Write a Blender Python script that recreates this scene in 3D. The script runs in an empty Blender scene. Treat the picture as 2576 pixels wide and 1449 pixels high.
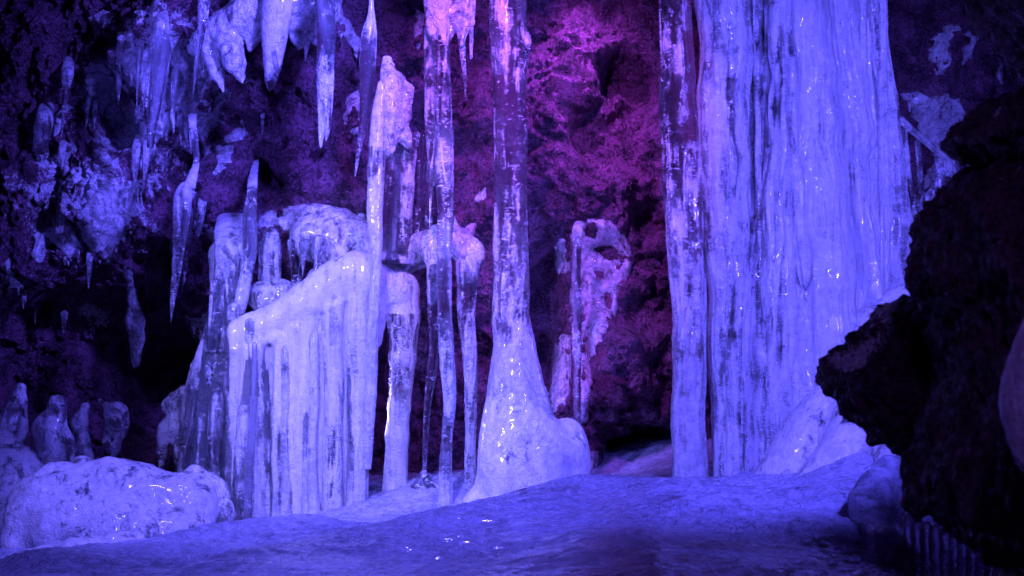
import bpy, math, random
import numpy as np
random.seed(7)
sc = bpy.context.scene
COL = sc.collection

# ------------------------------------------------------------------ camera, world, light, exposure
CZ = 1.3                                   # camera height above the lowest ice
S = 6.0 / 2576.0
cam = bpy.data.cameras.new('camera'); camo = bpy.data.objects.new('camera', cam); COL.objects.link(camo)
camo.location = (0, -10, CZ); camo.rotation_euler = (math.radians(90), 0, 0)
cam.sensor_width = 36; cam.lens = 60; cam.clip_end = 200
cam.dof.use_dof = True; cam.dof.focus_distance = 9.7; cam.dof.aperture_fstop = 4.0
sc.camera = camo
w = bpy.data.worlds.new('World'); sc.world = w; w.use_nodes = True
bg = w.node_tree.nodes['Background']; bg.inputs['Color'].default_value = (.35, .03, .26, 1); bg.inputs['Strength'].default_value = 0.03
sc.view_settings.view_transform = 'Standard'; sc.view_settings.look = 'None'
sc.view_settings.exposure = 0.0; sc.view_settings.gamma = 1.0
sc.render.engine = 'CYCLES'
sc.cycles.max_bounces = 10; sc.cycles.transmission_bounces = 8; sc.cycles.diffuse_bounces = 3; sc.cycles.glossy_bounces = 4
sc.cycles.sample_clamp_indirect = 6.0; sc.cycles.use_denoising = True

def spot(name, loc, aim, power, color, size=70, blend=.6, radius=.12):
    l = bpy.data.lights.new(name, 'SPOT'); l.energy = power; l.color = color; l.spot_size = math.radians(size)
    l.spot_blend = blend; l.shadow_soft_size = radius
    o = bpy.data.objects.new(name, l); COL.objects.link(o); o.location = loc
    from mathutils import Vector
    o.rotation_euler = (Vector(aim) - Vector(loc)).to_track_quat('-Z', 'Y').to_euler()
    return o
BLUE = (.125, .10, 1.0)
L = 'cave_flood_and_fill'  # coloured cave floods, plus unseen fill spots added for brightness
spot(L, (2.05, -3.35, 1.75), (.1, 0, 1.35), 900, BLUE, 100, .7, .08)           # behind the near boulder
spot(L, (-2.95, -2.5, 1.7), (-.2, -.2, 1.15), 800, (.16, .14, 1.0), 62, .8, .08)
spot(L, (1.3, -3.6, 3.1), (1.2, 0, 1.5), 520, BLUE, 70, .7)
spot(L, (-1.3, -3.4, 3.1), (-.75, -.3, 1.0), 1650, (.225, .195, 1.0), 44, .8)
spot(L, (-.5, -1.7, 3.3), (-1.8, .6, 2.3), 1200, (.125, .095, 1.0), 62, .9)
spot(L, (-1.55, -2.9, 3.4), (-1.75, -1.35, .3), 800, (.16, .13, 1.0), 38, .8)  # added fill, brightens the top of the lower-left mound
spot(L, (-.6, -4.6, 3.3), (-1.3, -2.3, .2), 620, (.15, .12, 1.0), 66, .9)  # added fill for the dark front-left floor
spot(L, (1.0, -2.8, 1.7), (.45, .35, 1.25), 380, (.16, .12, 1.0), 24, .8)  # added narrow fill without a fixture, turns the holed ice sheet bluer
spot(L, (-1.15, .42, .55), (-1.1, -.5, 1.0), 90, (.2, .17, 1.0), 130, .8, .10)       # behind the milky curtain
spot(L, (1.75, .45, 1.2), (1.7, -.6, 1.3), 110, (.16, .13, 1.0), 150, .8, .12)       # behind the waterfall
M_ = (.42, .09, 1.0)
spot(L, (.5, -.05, 3.5), (.42, .95, 2.35), 430, M_, 56, 1, .05)
spot(L, (-.35, -.2, 3.5), (-.3, .8, 1.9), 150, M_, 70, 1, .05)
spot(L, (.16, .30, .42), (.62, .62, 1.0), 18, M_, 80, 1, .04)                       # low, behind the thick column's foot
spot(L, (-.2, -2.2, 3.3), (.3, .9, 1.7), 900, (.42, .10, 1.0), 64, 1, .06)
spot(L, (-.1, -.2, 3.45), (-.1, -1.9, .2), 1150, (.15, .12, 1.0), 60, .9, .06)
spot(L, (-2.7, -2.0, 3.0), (-1.75, .5, 2.25), 420, (.125, .095, 1.0), 42, .8)  # fill put in to reach the frost sheet shaded by the drape
spot(L, (2.4, -1.4, 3.2), (2.6, .6, 2.2), 75, BLUE, 80, .8)
spot(L, (.9, -8.2, 2.9), (1.7, -5.0, 1.2), 150, (.26, .12, .9), 60, .8)  # invented fill near the camera, lifts the near rock and border icicle

# ------------------------------------------------------------------ helpers
def P(px, py, y):
    d = (y + 10) / 10
    return np.array([(px - 1288) * S * d, y, CZ - (py - 724.5) * S * d])
def R(r, y): return r * S * (y + 10) / 10

def _h(i, j, k, s):
    n = (i.astype(np.int64) * 374761393 + j.astype(np.int64) * 668265263 + k.astype(np.int64) * 2147483647 + s * 1274126177) & 0xffffffff
    n = ((n ^ (n >> 13)) * 1274126177) & 0xffffffff
    n = ((n ^ (n >> 16)) * 2246822519) & 0xffffffff
    n = n ^ (n >> 15)
    return (n & 0xffffff) / float(0xffffff)
_ROT = np.linalg.qr(np.random.RandomState(3).randn(3, 3))[0]
def vn(p, s=0):
    """smooth value noise, -1..1"""
    p = p @ _ROT; f = np.floor(p); i, j, k = f[:, 0], f[:, 1], f[:, 2]
    t = p - f; t = t * t * (3 - 2 * t)
    r = 0
    for a in (0, 1):
        wa = t[:, 0] if a else 1 - t[:, 0]
        for b in (0, 1):
            wb = t[:, 1] if b else 1 - t[:, 1]
            for c in (0, 1):
                wc = t[:, 2] if c else 1 - t[:, 2]
                r = r + wa * wb * wc * _h(i + a, j + b, k + c, s)
    return r * 2 - 1
def fbm(p, o=4, s=0, g=.5):
    r = 0; a = 1; t = 0
    for q in range(o):
        r = r + a * vn(p * 2 ** q + 17.3 * q, s + q); t += a; a *= g
    return r / t
def worley(p, s=0):
    f = np.floor(p); d1 = np.full(len(p), 9.0); d2 = np.full(len(p), 9.0)
    for a in (-1, 0, 1):
        for b in (-1, 0, 1):
            for c in (-1, 0, 1):
                i, j, k = f[:, 0] + a, f[:, 1] + b, f[:, 2] + c
                d = (i + _h(i, j, k, s) - p[:, 0]) ** 2 + (j + _h(i, j, k, s + 1) - p[:, 1]) ** 2 + (k + _h(i, j, k, s + 2) - p[:, 2]) ** 2
                m = d < d1; d2 = np.where(m, d1, np.minimum(d2, d)); d1 = np.where(m, d, d1)
    return np.sqrt(d1), np.sqrt(d2)
def sstep(a, b, x):
    t = np.clip((x - a) / (b - a), 0, 1); return t * t * (3 - 2 * t)

def mesh_obj(name, V, F, mat, parent=None, frost=None, loc=None, smooth=True):
    V = np.asarray(V, float); F = np.asarray(F, np.int32)
    if loc is None: loc = (0, 0, 0) if parent is None else None
    off = np.array(loc if loc is not None else parent.location[:])
    me = bpy.data.meshes.new(name)
    me.vertices.add(len(V)); me.vertices.foreach_set('co', (V - off).astype(np.float32).ravel())
    k = F.shape[1]
    me.loops.add(len(F) * k); me.loops.foreach_set('vertex_index', F.ravel())
    me.polygons.add(len(F)); me.polygons.foreach_set('loop_start', np.arange(0, len(F) * k, k, dtype=np.int32))
    me.polygons.foreach_set('loop_total', np.full(len(F), k, np.int32))
    me.polygons.foreach_set('use_smooth', np.full(len(F), smooth))
    if frost is not None:
        at = me.attributes.new('frost', 'FLOAT', 'POINT'); at.data.foreach_set('value', np.asarray(frost, np.float32).ravel())
    me.update(calc_edges=True); me.validate()
    me.materials.append(mat)
    o = bpy.data.objects.new(name, me); COL.objects.link(o)
    if parent is None: o.location = off
    else: o.parent = parent
    return o
def tag(o, label=None, cat=None, group=None, kind=None):
    if label: o['label'] = label
    if cat: o['category'] = cat; o['kind'] = 'thing'
    if group: o['group'] = group
    if kind: o['kind'] = kind
    return o
def thing(name, loc, label, cat, group=None):
    o = bpy.data.objects.new(name, None); o.empty_display_size = .05; COL.objects.link(o); o.location = loc
    return tag(o, label, cat, group)

def normals(V, F):
    n = np.zeros_like(V)
    a = V[F[:, 2]] - V[F[:, 0]]; b = V[F[:, 3]] - V[F[:, 1]]
    fn = np.cross(a, b)
    for q in range(4): np.add.at(n, F[:, q], fn)
    return n / (np.linalg.norm(n, axis=1, keepdims=True) + 1e-12)

class Vol:
    """signed distance volume of smoothly joined tapered capsules, meshed with surface nets"""
    def __init__(s, lo, hi, h):
        s.lo = np.array(lo, float); s.h = h
        s.n = np.ceil((np.array(hi) - s.lo) / h).astype(int) + 1
        s.d = np.full(s.n, .3)
    def seg(s, a, b, ra, rb, k=.03, ysc=1.0):
        a = np.array(a, float); b = np.array(b, float); m = max(ra, rb) * max(1, ysc) + k + 2 * s.h
        i0 = np.clip(np.floor((np.minimum(a, b) - m - s.lo) / s.h).astype(int), 0, s.n); i1 = np.clip(np.ceil((np.maximum(a, b) + m - s.lo) / s.h).astype(int) + 1, 0, s.n)
        if (i1 <= i0).any(): return
        g = np.meshgrid(*[s.lo[q] + s.h * np.arange(i0[q], i1[q]) for q in range(3)], indexing='ij')
        p = np.stack(g, -1); sc_ = np.array([1, 1 / ysc, 1])
        A = a * sc_; ab = b * sc_ - A; q = p * sc_ - A
        t = np.clip((q @ ab) / max(ab @ ab, 1e-9), 0, 1)
        d = np.linalg.norm(q - t[..., None] * ab, axis=-1) - (ra + t * (rb - ra))
        sl = tuple(slice(i0[q_], i1[q_]) for q_ in range(3)); e = s.d[sl]
        hh = np.maximum(k - np.abs(e - d), 0) / k
        s.d[sl] = np.minimum(e, d) - hh * hh * k * .25
    def chain(s, pts, k=.03, ysc=1.0):
        for p, q in zip(pts[:-1], pts[1:]):
            s.seg(P(*p[:3]), P(*q[:3]), R(p[3], p[2]), R(q[3], q[2]), k, ysc)
    def mesh(s):
        d = s.d.copy(); d[0] = d[-1] = .3; d[:, 0] = d[:, -1] = .3; d[:, :, 0] = d[:, :, -1] = .3
        ins = d < 0; nx, ny, nz = d.shape
        cs = np.zeros((nx - 1, ny - 1, nz - 1), int)
        for a in (0, 1):
            for b in (0, 1):
                for c in (0, 1): cs += ins[a:nx - 1 + a, b:ny - 1 + b, c:nz - 1 + c]
        act = (cs > 0) & (cs < 8); idx = np.full(act.shape, -1); I = np.argwhere(act); idx[act] = np.arange(len(I))
        acc = np.zeros((len(I), 3)); cnt = np.zeros(len(I))
        cor = [(a, b, c) for a in (0, 1) for b in (0, 1) for c in (0, 1)]
        for c0 in cor:
            for ax in range(3):
                if c0[ax]: continue
                c1 = list(c0); c1[ax] = 1; c1 = tuple(c1)
                v0 = d[tuple((I + c0).T)]; v1 = d[tuple((I + c1).T)]
                m = (v0 < 0) != (v1 < 0); t = np.where(m, v0 / np.where(m, v0 - v1, 1), 0)
                pos = np.array(c0)[None, :] + t[:, None] * (np.array(c1) - np.array(c0))
                acc += pos * m[:, None]; cnt += m
        V = s.lo + s.h * (I + acc / cnt[:, None]); F = []
        for ax in range(3):
            u, v = (ax + 1) % 3, (ax + 2) % 3
            a = ins.take(range(0, d.shape[ax] - 1), ax); b = ins.take(range(1, d.shape[ax]), ax)
            E = np.argwhere(a != b); E = E[(E[:, u] > 0) & (E[:, v] > 0) & (E[:, u] < d.shape[u] - 1) & (E[:, v] < d.shape[v] - 1)]
            if not len(E): continue
            fl = ins[tuple(E.T)]
            def at(du, dv):
                q = E.copy(); q[:, u] += du; q[:, v] += dv; return idx[tuple(q.T)]
            q = np.stack([at(-1, -1), at(0, -1), at(0, 0), at(-1, 0)], 1)
            q[~fl] = q[~fl][:, ::-1]; F.append(q)
        F = np.concatenate(F); F = F[(F >= 0).all(1)]
        # light smoothing
        for _ in range(2):
            ac = np.zeros_like(V); c = np.zeros(len(V))
            for q in range(4):
                for r in (1, 3):
                    np.add.at(ac, F[:, q], V[F[:, (q + r) % 4]]); np.add.at(c, F[:, q], 1)
            V = V * .4 + .6 * ac / np.maximum(c, 1)[:, None]
        return V, F

# ------------------------------------------------------------------ materials
def nt(name):
    m = bpy.data.materials.new(name); m.use_nodes = True; t = m.node_tree
    for n in list(t.nodes): t.nodes.remove(n)
    return m, t
class N:
    def __init__(s, t): s.t = t
    def __call__(s, typ, ins=None, **kw):
        n = s.t.nodes.new(typ)
        for k, v in kw.items(): setattr(n, k, v)
        for k, v in (ins or {}).items():
            if isinstance(v, bpy.types.NodeSocket): s.t.links.new(v, n.inputs[k])
            else: n.inputs[k].default_value = v
        return n
    def math(s, op, a, b=None, c=None, clamp=False):
        n = s.t.nodes.new('ShaderNodeMath'); n.operation = op; n.use_clamp = clamp
        for i, v in enumerate((a, b, c)):
            if v is None: continue
            if isinstance(v, bpy.types.NodeSocket): s.t.links.new(v, n.inputs[i])
            else: n.inputs[i].default_value = v
        return n.outputs[0]
    def ramp(s, x, a, b):
        return s('ShaderNodeMapRange', {'Value': x, 'From Min': a, 'From Max': b}, interpolation_type='SMOOTHSTEP').outputs[0]
    def noise(s, vec, scale, detail=4, rough=.6, dist=0):
        return s('ShaderNodeTexNoise', {'Vector': vec, 'Scale': scale, 'Detail': detail, 'Roughness': rough, 'Distortion': dist}).outputs['Fac']

def ice_mat(name, tint=(.84, .87, .96), stretch=(1, 1, .18), bump=.7, crack=.5, sss=.12, amp=1.0, rough=.28, rings=.4, streak=.0, mott=.6, trans=.4):
    m, t = nt(name); n = N(t)
    pos = n('ShaderNodeNewGeometry').outputs['Position']
    def scaled(v): return n('ShaderNodeVectorMath', {0: pos, 1: v}, operation='MULTIPLY').outputs[0]
    pv = scaled(stretch); ph = scaled((.7, .7, 2.4))
    fr = n('ShaderNodeAttribute', attribute_name='frost').outputs['Fac']
    n1 = n.noise(pv, 13, 5, .62, 1.1); n2 = n.noise(pos, 7, 4, .6, .5); n3 = n.noise(pos, 62, 3, .7)
    pat = n.math('ADD', n.math('MULTIPLY', n1, .52), n.math('ADD', n.math('MULTIPLY', n2, .33), n.math('MULTIPLY', n3, .15)))
        # bump
    g = n.noise(pos, 95, 3, .75); st = n.noise(pv, 34, 4, .65, .8); rg = n.noise(ph, 17, 3, .65, 2.5)
    vo = n('ShaderNodeTexVoronoi', {'Vector': n('ShaderNodeVectorMath', {0: pos, 1: n('ShaderNodeVectorMath', {0: n('ShaderNodeTexNoise', {'Vector': pos, 'Scale': 12, 'Detail': 3}).outputs['Color'], 1: (.1, .1, .1)}, operation='MULTIPLY').outputs[0]}, operation='ADD').outputs[0], 'Scale': 14}, feature='DISTANCE_TO_EDGE').outputs['Distance']
    mask = n.ramp(n.noise(pos, 2.6, 3, .6), .5, .62)
    cr = n.math('MULTIPLY', n.math('SUBTRACT', 1, n.ramp(vo, 0, .05)), mask)
    h = n.math('ADD', n.math('MULTIPLY', g, .6), n.math('ADD', n.math('MULTIPLY', st, .8), n.math('MULTIPLY', rg, rings)))
    h = n.math('ADD', h, n.math('MULTIPLY', cr, crack))
    if streak:
        h = n.math('ADD', h, n.math('MULTIPLY', n.noise(scaled((.5, 1.6, 1)), 12, 5, .6, 1.5), streak))
    x = n.math('ADD', n.math('ADD', fr, n.math('MULTIPLY', n.math('ADD', n.ramp(rg, .56, .68), cr), .35 * amp)), n.math('MULTIPLY', n.math('SUBTRACT', pat, .52), 3.4 * amp))
    fac = n.ramp(x, .3, .72)
    b1 = n('ShaderNodeBump', {'Height': h, 'Strength': bump, 'Distance': .045}).outputs[0]
    b2 = n('ShaderNodeBump', {'Height': n.math('ADD', n.math('MULTIPLY', rg, .9), n.math('ADD', n.math('MULTIPLY', g, .12), n.math('MULTIPLY', st, .5))), 'Strength': bump * .6, 'Distance': .03}).outputs[0]
    rgh = n.math('ADD', rough - .12, n.math('MULTIPLY', n.noise(pos, 40, 3, .6), .35))
    colr = n('ShaderNodeMix', {'Factor': n.ramp(n.math('ADD', n.math('MULTIPLY', n.noise(pos, 26, 5, .75), .6), n.math('MULTIPLY', n1, .4)), .4, .6), 'A': tuple(c * mott for c in tint) + (1,), 'B': tint + (1,)}, data_type='RGBA').outputs['Result']
    fs = n('ShaderNodeBsdfPrincipled', {'Base Color': colr, 'Roughness': rgh, 'IOR': 1.31, 'Subsurface Weight': sss, 'Subsurface Radius': (.6, .6, 1.0), 'Subsurface Scale': .06, 'Normal': b1})
    fs.inputs['Transmission Weight'].default_value = trans; fs.inputs['Coat Weight'].default_value = .4; fs.inputs['Coat Roughness'].default_value = .12
    cl = n('ShaderNodeBsdfPrincipled', {'Base Color': (.93, .95, 1, 1), 'Roughness': .06, 'IOR': 1.31, 'Transmission Weight': 1.0, 'Normal': b2})
    mx = n('ShaderNodeMixShader', {0: fac, 1: cl.outputs[0], 2: fs.outputs[0]})
    n('ShaderNodeOutputMaterial', {'Surface': mx.outputs[0]})
    return m

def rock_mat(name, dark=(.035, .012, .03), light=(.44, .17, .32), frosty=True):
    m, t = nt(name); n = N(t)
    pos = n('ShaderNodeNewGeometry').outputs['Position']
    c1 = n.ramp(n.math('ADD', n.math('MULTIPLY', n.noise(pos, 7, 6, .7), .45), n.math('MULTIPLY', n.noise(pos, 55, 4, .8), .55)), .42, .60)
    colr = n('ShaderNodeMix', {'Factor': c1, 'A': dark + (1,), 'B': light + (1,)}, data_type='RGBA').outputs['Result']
    v = n('ShaderNodeTexVoronoi', {'Vector': pos, 'Scale': 55, 'Randomness': 1.0}).outputs['Distance']
    v2 = n('ShaderNodeTexVoronoi', {'Vector': pos, 'Scale': 21}).outputs['Distance']
    h = n.math('ADD', n.math('MULTIPLY', v, -.9), n.math('ADD', n.math('MULTIPLY', v2, -.7), n.math('MULTIPLY', n.noise(pos, 90, 4, .8), 1.2)))
    b = n('ShaderNodeBump', {'Height': h, 'Strength': 1.0, 'Distance': .085}).outputs[0]
    rg = n.math('ADD', .35, n.math('MULTIPLY', n.noise(pos, 30, 3, .6), .5))
    rk = n('ShaderNodeBsdfPrincipled', {'Base Color': colr, 'Roughness': rg, 'Normal': b})
    out = rk.outputs[0]
    if frosty:
        fr = n('ShaderNodeAttribute', attribute_name='frost').outputs['Fac']
        x = n.math('ADD', fr, n.math('MULTIPLY', n.math('SUBTRACT', n.math('ADD', n.math('MULTIPLY', n.noise(pos, 5, 6, .68, .8), .7), n.math('MULTIPLY', n.noise(pos, 50, 3, .7), .3)), .5), 3.0))
        f = n.ramp(x, .45, .75)
        ic = n('ShaderNodeBsdfPrincipled', {'Base Color': (.85, .87, .95, 1), 'Roughness': .25, 'IOR': 1.31, 'Normal': n('ShaderNodeBump', {'Height': h, 'Strength': 1.0, 'Distance': .03}).outputs[0]})
        out = n('ShaderNodeMixShader', {0: f, 1: out, 2: ic.outputs[0]}).outputs[0]
    n('ShaderNodeOutputMaterial', {'Surface': out})
    return m

M_ICE = ice_mat('clear_and_cloudy_ice')
M_FALL = ice_mat('waterfall_ice', amp=.75, mott=.72, trans=.35, stretch=(1, 1, .10), bump=.75, rings=.35, sss=.25, crack=.5)
M_CURT = ice_mat('milky_ice', amp=.75, mott=.78, trans=.35, tint=(.93, .94, .97), stretch=(1, 1, .12), bump=.65, sss=.35, crack=.4)
M_CRUST = ice_mat('frost_crust', tint=(.86, .88, .95), mott=.4, stretch=(1, 1, .5), bump=.95, sss=.0, crack=.5, rough=.22, trans=.15)
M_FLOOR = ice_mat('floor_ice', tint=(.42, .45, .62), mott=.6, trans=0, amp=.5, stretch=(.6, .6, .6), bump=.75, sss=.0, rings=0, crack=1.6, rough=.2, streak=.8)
M_MOUND = ice_mat('mound_ice', mott=.7, trans=.25, tint=(.88, .9, .96), stretch=(1, 1, .6), bump=.7, sss=.3, rings=.1, crack=.8)
M_ROCK = rock_mat('lava_rock')
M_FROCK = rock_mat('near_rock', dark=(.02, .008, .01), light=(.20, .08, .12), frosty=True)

# ------------------------------------------------------------------ cave wall (height field Y over X, Z)
def grid_faces(nu, nv):
    i = np.arange(nu * nv).reshape(nu, nv)
    return np.stack([i[:-1, :-1].ravel(), i[1:, :-1].ravel(), i[1:, 1:].ravel(), i[:-1, 1:].ravel()], 1)
WS = .0105
wx = np.arange(-4.6, 4.6, WS); wz = np.arange(-.4, 4.3, WS)
GX, GZ = np.meshgrid(wx, wz, indexing='ij')
def upx(X, Z, y=.8):
    d = (y + 10) / 10
    return X / (S * d) + 1288, 724.5 - (Z - CZ) / (S * d)
UX, UY = upx(GX, GZ)
base = .85 + .55 * np.maximum(0, np.abs(GX) - 3.4) * -1.6
# (px, py, rx, ry, depth): positive is a hollow, negative a bulge
_wp = np.stack([GX.ravel() * 4, 0 * GX.ravel(), GZ.ravel() * 4], 1)
UW = UX + 60 * fbm(_wp, 3, 71).reshape(UX.shape); VW = UY + 60 * fbm(_wp, 3, 81).reshape(UX.shape)
for a in [(300, 950, 260, 190, 1.5), (560, 900, 90, 160, .5), (300, 300, 60, 55, .45), (610, 300, 110, 45, .4), (400, 640, 60, 100, .5), (270, 270, 70, 60, .4),
          (1560, 330, 85, 130, .5), (1600, 200, 80, 60, .4), (1640, 560, 60, 50, .4), (1385, 720, 70, 190, .5), (1610, 1150, 90, 55, 1.1), (1180, 900, 160, 260, .35), (1020, 1000, 110, 200, .4),
          (1560, 880, 90, 120, -.42), (1460, 90, 70, 80, -.25), (1460, 440, 120, 110, -.35), (1170, 330, 70, 120, -.15), (560, 500, 75, 75, -.32), (870, 450, 130, 90, -.28), (760, 330, 160, 60, -.15),
          (830, 620, 220, 90, -.3), (640, 60, 230, 120, -.5), (2330, 150, 80, 160, .25), (2450, 200, 80, 150, -.3), (2380, 60, 60, 60, .3), (850, 250, 60, 60, .2), (660, 460, 60, 50, .25),
          (480, 420, 60, 70, .4), (170, 560, 200, 200, -.2), (400, 180, 120, 150, -.2), (1680, 700, 40, 160, .2), (1000, 420, 130, 120, .15), (1700, 1000, 60, 200, .2)]:
    base = base + a[4] * np.exp(-((UW - a[0]) / a[2]) ** 2 - ((VW - a[1]) / a[3]) ** 2)
pw = np.stack([GX.ravel(), base.ravel() * .6, GZ.ravel()], 1)
warp = np.stack([fbm(pw * 3, 3, 11), fbm(pw * 3, 3, 22), fbm(pw * 3, 3, 33)], 1)
q = pw + warp * .10
h = .42 * (.62 - worley(q * 2.0, 1)[0]); a1, a2 = worley(q * 5.2, 5); h += .15 * (.6 - a1) + .05 * np.minimum(a2 - a1, .3)
a1, a2 = worley((q + .03 * warp) * 13, 9); h += .10 * (.6 - a1)
h += .045 * (.6 - worley(pw * 34 + warp, 13)[0]) + .10 * fbm(pw * 4, 3, 3) + .05 * fbm(pw * 24, 4, 8, .75)
WY = base - h.reshape(base.shape)
def blur(A, n):
    for ax in (0, 1):
        for _ in range(2):
            k = np.pad(A, [(n, n) if a == ax else (0, 0) for a in (0, 1)], mode='edge')
            c = np.cumsum(k, ax); z = np.take(c, [0], ax) * 0; c = np.concatenate([z, c], ax)
            L = A.shape[ax]; A = (np.take(c, range(2 * n + 1, 2 * n + 1 + L), ax) - np.take(c, range(0, L), ax)) / (2 * n + 1)
    return A
WB = blur(WY, 4)
def wall_at(A, X, Z):
    u = np.clip((X - wx[0]) / WS, 0, len(wx) - 1.001); v = np.clip((Z - wz[0]) / WS, 0, len(wz) - 1.001)
    i = u.astype(int); j = v.astype(int); s = u - i; t = v - j
    return (A[i, j] * (1 - s) + A[i + 1, j] * s) * (1 - t) + (A[i, j + 1] * (1 - s) + A[i + 1, j + 1] * s) * t
fw = -.12 + 0 * UX
for a in [(190, 540, 240, 230, .62), (420, 180, 180, 200, .5), (330, 330, 200, 200, .3), (250, 80, 150, 90, .3), (480, 900, 70, 120, .55), (1470, 560, 80, 40, .15), (2400, 250, 120, 160, .35), (800, 620, 200, 80, .3), (1000, 60, 120, 100, .25),
          (1500, 850, 120, 60, .0), (620, 480, 80, 60, .2), (480, 280, 90, 120, .3), (560, 150, 160, 90, .35), (1040, 200, 60, 160, .2), (880, 300, 50, 80, .3), (1570, 950, 100, 150, .10)]:
    fw = fw + a[4] * np.exp(-((UX - a[0]) / a[2]) ** 2 - ((UY - a[1]) / a[3]) ** 2)
wall = mesh_obj('cave_wall', np.stack([GX.ravel(), WY.ravel(), GZ.ravel()], 1), grid_faces(len(wx), len(wz))[:, ::-1], M_ROCK, frost=fw.ravel())
tag(wall, kind='structure')

# ceiling and the cave's flanks (out of the frame, they close the cave)
cx = np.arange(-5.2, 5.2, .04); cy = np.arange(-9, 1.6, .04); X, Y = np.meshgrid(cx, cy, indexing='ij')
pc = np.stack([X.ravel(), Y.ravel(), X.ravel() * 0], 1)
Z = 3.75 - .35 * (.6 - worley(pc * 1.7, 3)[0]) - .12 * (.6 - worley(pc * 6, 6)[0]) - .25 * np.maximum(0, np.abs(X.ravel()) - 3.2) ** 2
ceil = mesh_obj('cave_ceiling', np.stack([X.ravel(), Y.ravel(), Z], 1), grid_faces(len(cx), len(cy))[:, ::-1], M_ROCK, frost=Z * 0 - .3)
tag(ceil, kind='structure')

# ------------------------------------------------------------------ floor
FC = [(-100, 1300, .6), (60, 1270, .4), (250, 1250, .6), (430, 1235, .4), (300, 1190, 1.6), (0, 1200, 1.6), (560, 1310, -.35), (640, 1303, -.35), (760, 1296, -.35), (925, 1252, -.25),
      (990, 1228, -.15), (1045, 1212, -.2), (1075, 1232, -.4), (1120, 1262, -.5), (1150, 1272, -.55), (1190, 1215, -.35), (1300, 1225, -.4), (1480, 1212, -.3), (1600, 1204, -.1), (1735, 1196, -.35), (1850, 1180, -.2),
      (1620, 1190, .5), (1200, 1185, .9), (2000, 1130, 0), (2100, 1080, -.2), (2180, 1010, -.1), (2280, 960, -.1), (2050, 1170, -.6), (2150, 1160, -.7), (2100, 940, .4), (2350, 1000, -.6), (2200, 1120, -.7), (2290, 1160, -1.3),
      (1500, 1216, -.9), (1720, 1208, -.9), (1300, 1262, -1.1), (1150, 1300, -1.2), (1000, 1330, -1.4), (800, 1365, -1.7), (600, 1400, -2.0), (400, 1440, -2.4), (150, 1400, -1.6), (20, 1390, -1.6), (0, 1450, -2.4),
      (640, 1325, -.8), (760, 1330, -.9), (880, 1318, -.8), (1040, 1300, -.75), (1140, 1292, -.75), (500, 1340, -1.0),
      (1900, 1235, -1.2), (2080, 1250, -1.5), (1700, 1270, -1.7), (1500, 1300, -1.8), (2150, 1330, -2.3), (1900, 1345, -2.4), (1500, 1370, -2.5), (1100, 1400, -2.6), (700, 1440, -2.9),
      (1900, 1430, -3.3), (1300, 1450, -3.4), (2200, 1449, -3.3), (2500, 1540, -3.0), (2300, 1440, -2.3), (2430, 1480, -2.5), (500, 1500, -3.5), (1300, 1600, -4.6), (2300, 1600, -4.6), (200, 1600, -4.4), (1300, 2000, -6.2), (200, 2000, -6.2), (2500, 2000, -6.2)]
FP = np.array([P(*c) for c in FC]) 
FP = np.vstack([FP, [(-4.5, 2, .1), (4.5, 2, .3), (-4.5, -3, .25), (4.5, -3, .4), (0, 2.5, .15), (-4.5, -8, 0), (4.5, -8, 0), (0, -8, -.1)]])
def tps(r2): return r2 * np.log(r2 + 1e-9) * .5
_d = ((FP[:, None, :2] - FP[None, :, :2]) ** 2).sum(-1); nF = len(FP)
_A = np.zeros((nF + 3, nF + 3)); _A[:nF, :nF] = tps(_d) + np.eye(nF) * .0008; _A[:nF, nF] = 1; _A[:nF, nF + 1:] = FP[:, :2]; _A[nF:, :nF] = _A[:nF, nF:].T
_w = np.linalg.solve(_A, np.concatenate([FP[:, 2], [0, 0, 0]]))
def floor_z(X, Y):
    z = _w[nF] + _w[nF + 1] * X + _w[nF + 2] * Y
    for i in range(nF): z = z + _w[i] * tps((X - FP[i, 0]) ** 2 + (Y - FP[i, 1]) ** 2)
    return z
fx = np.arange(-4.6, 4.6, .016)
fy = np.concatenate([np.arange(-8, -4, .08), np.arange(-4, .3, .013), np.arange(.3, 2.8, .06)])
X, Y = np.meshgrid(fx, fy, indexing='ij'); X = X.ravel(); Y = Y.ravel()
Z = floor_z(X, Y)
pf = np.stack([X * .8 + Y * .5, Y * 1.6 - X * .4, 0 * X], 1)
def ridge(X, Y, ax, ay, bx, by, h, w1, w2):
    t = np.clip(((X - ax) * (bx - ax) + (Y - ay) * (by - ay)) / ((bx - ax) ** 2 + (by - ay) ** 2), -.1, 1.1)
    dx, dy = X - ax - t * (bx - ax), Y - ay - t * (by - ay); sd = np.sign(dx * (by - ay) - dy * (bx - ax)); d = np.hypot(dx, dy)
    return h * np.exp(-(d / np.where(sd > 0, w1, w2)) ** 2) * sstep(-.1, .15, t) * sstep(1.1, .85, t)
wv = .12 * fbm(np.stack([X * 1.5, Y * 1.5, 0 * X], 1), 2, 61)
Z = Z + ridge(X + wv, Y, .55, -.75, -1.5, -2.95, .075, .22, .5) + ridge(X, Y + wv, -.9, -1.15, -2.3, -2.6, .11, .25, .4) + ridge(X, Y + wv, 1.85, -1.0, 1.5, -1.9, .10, .35, .35) + ridge(X + wv, Y, .9, -1.2, .2, -3.1, .05, .2, .45)
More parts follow.
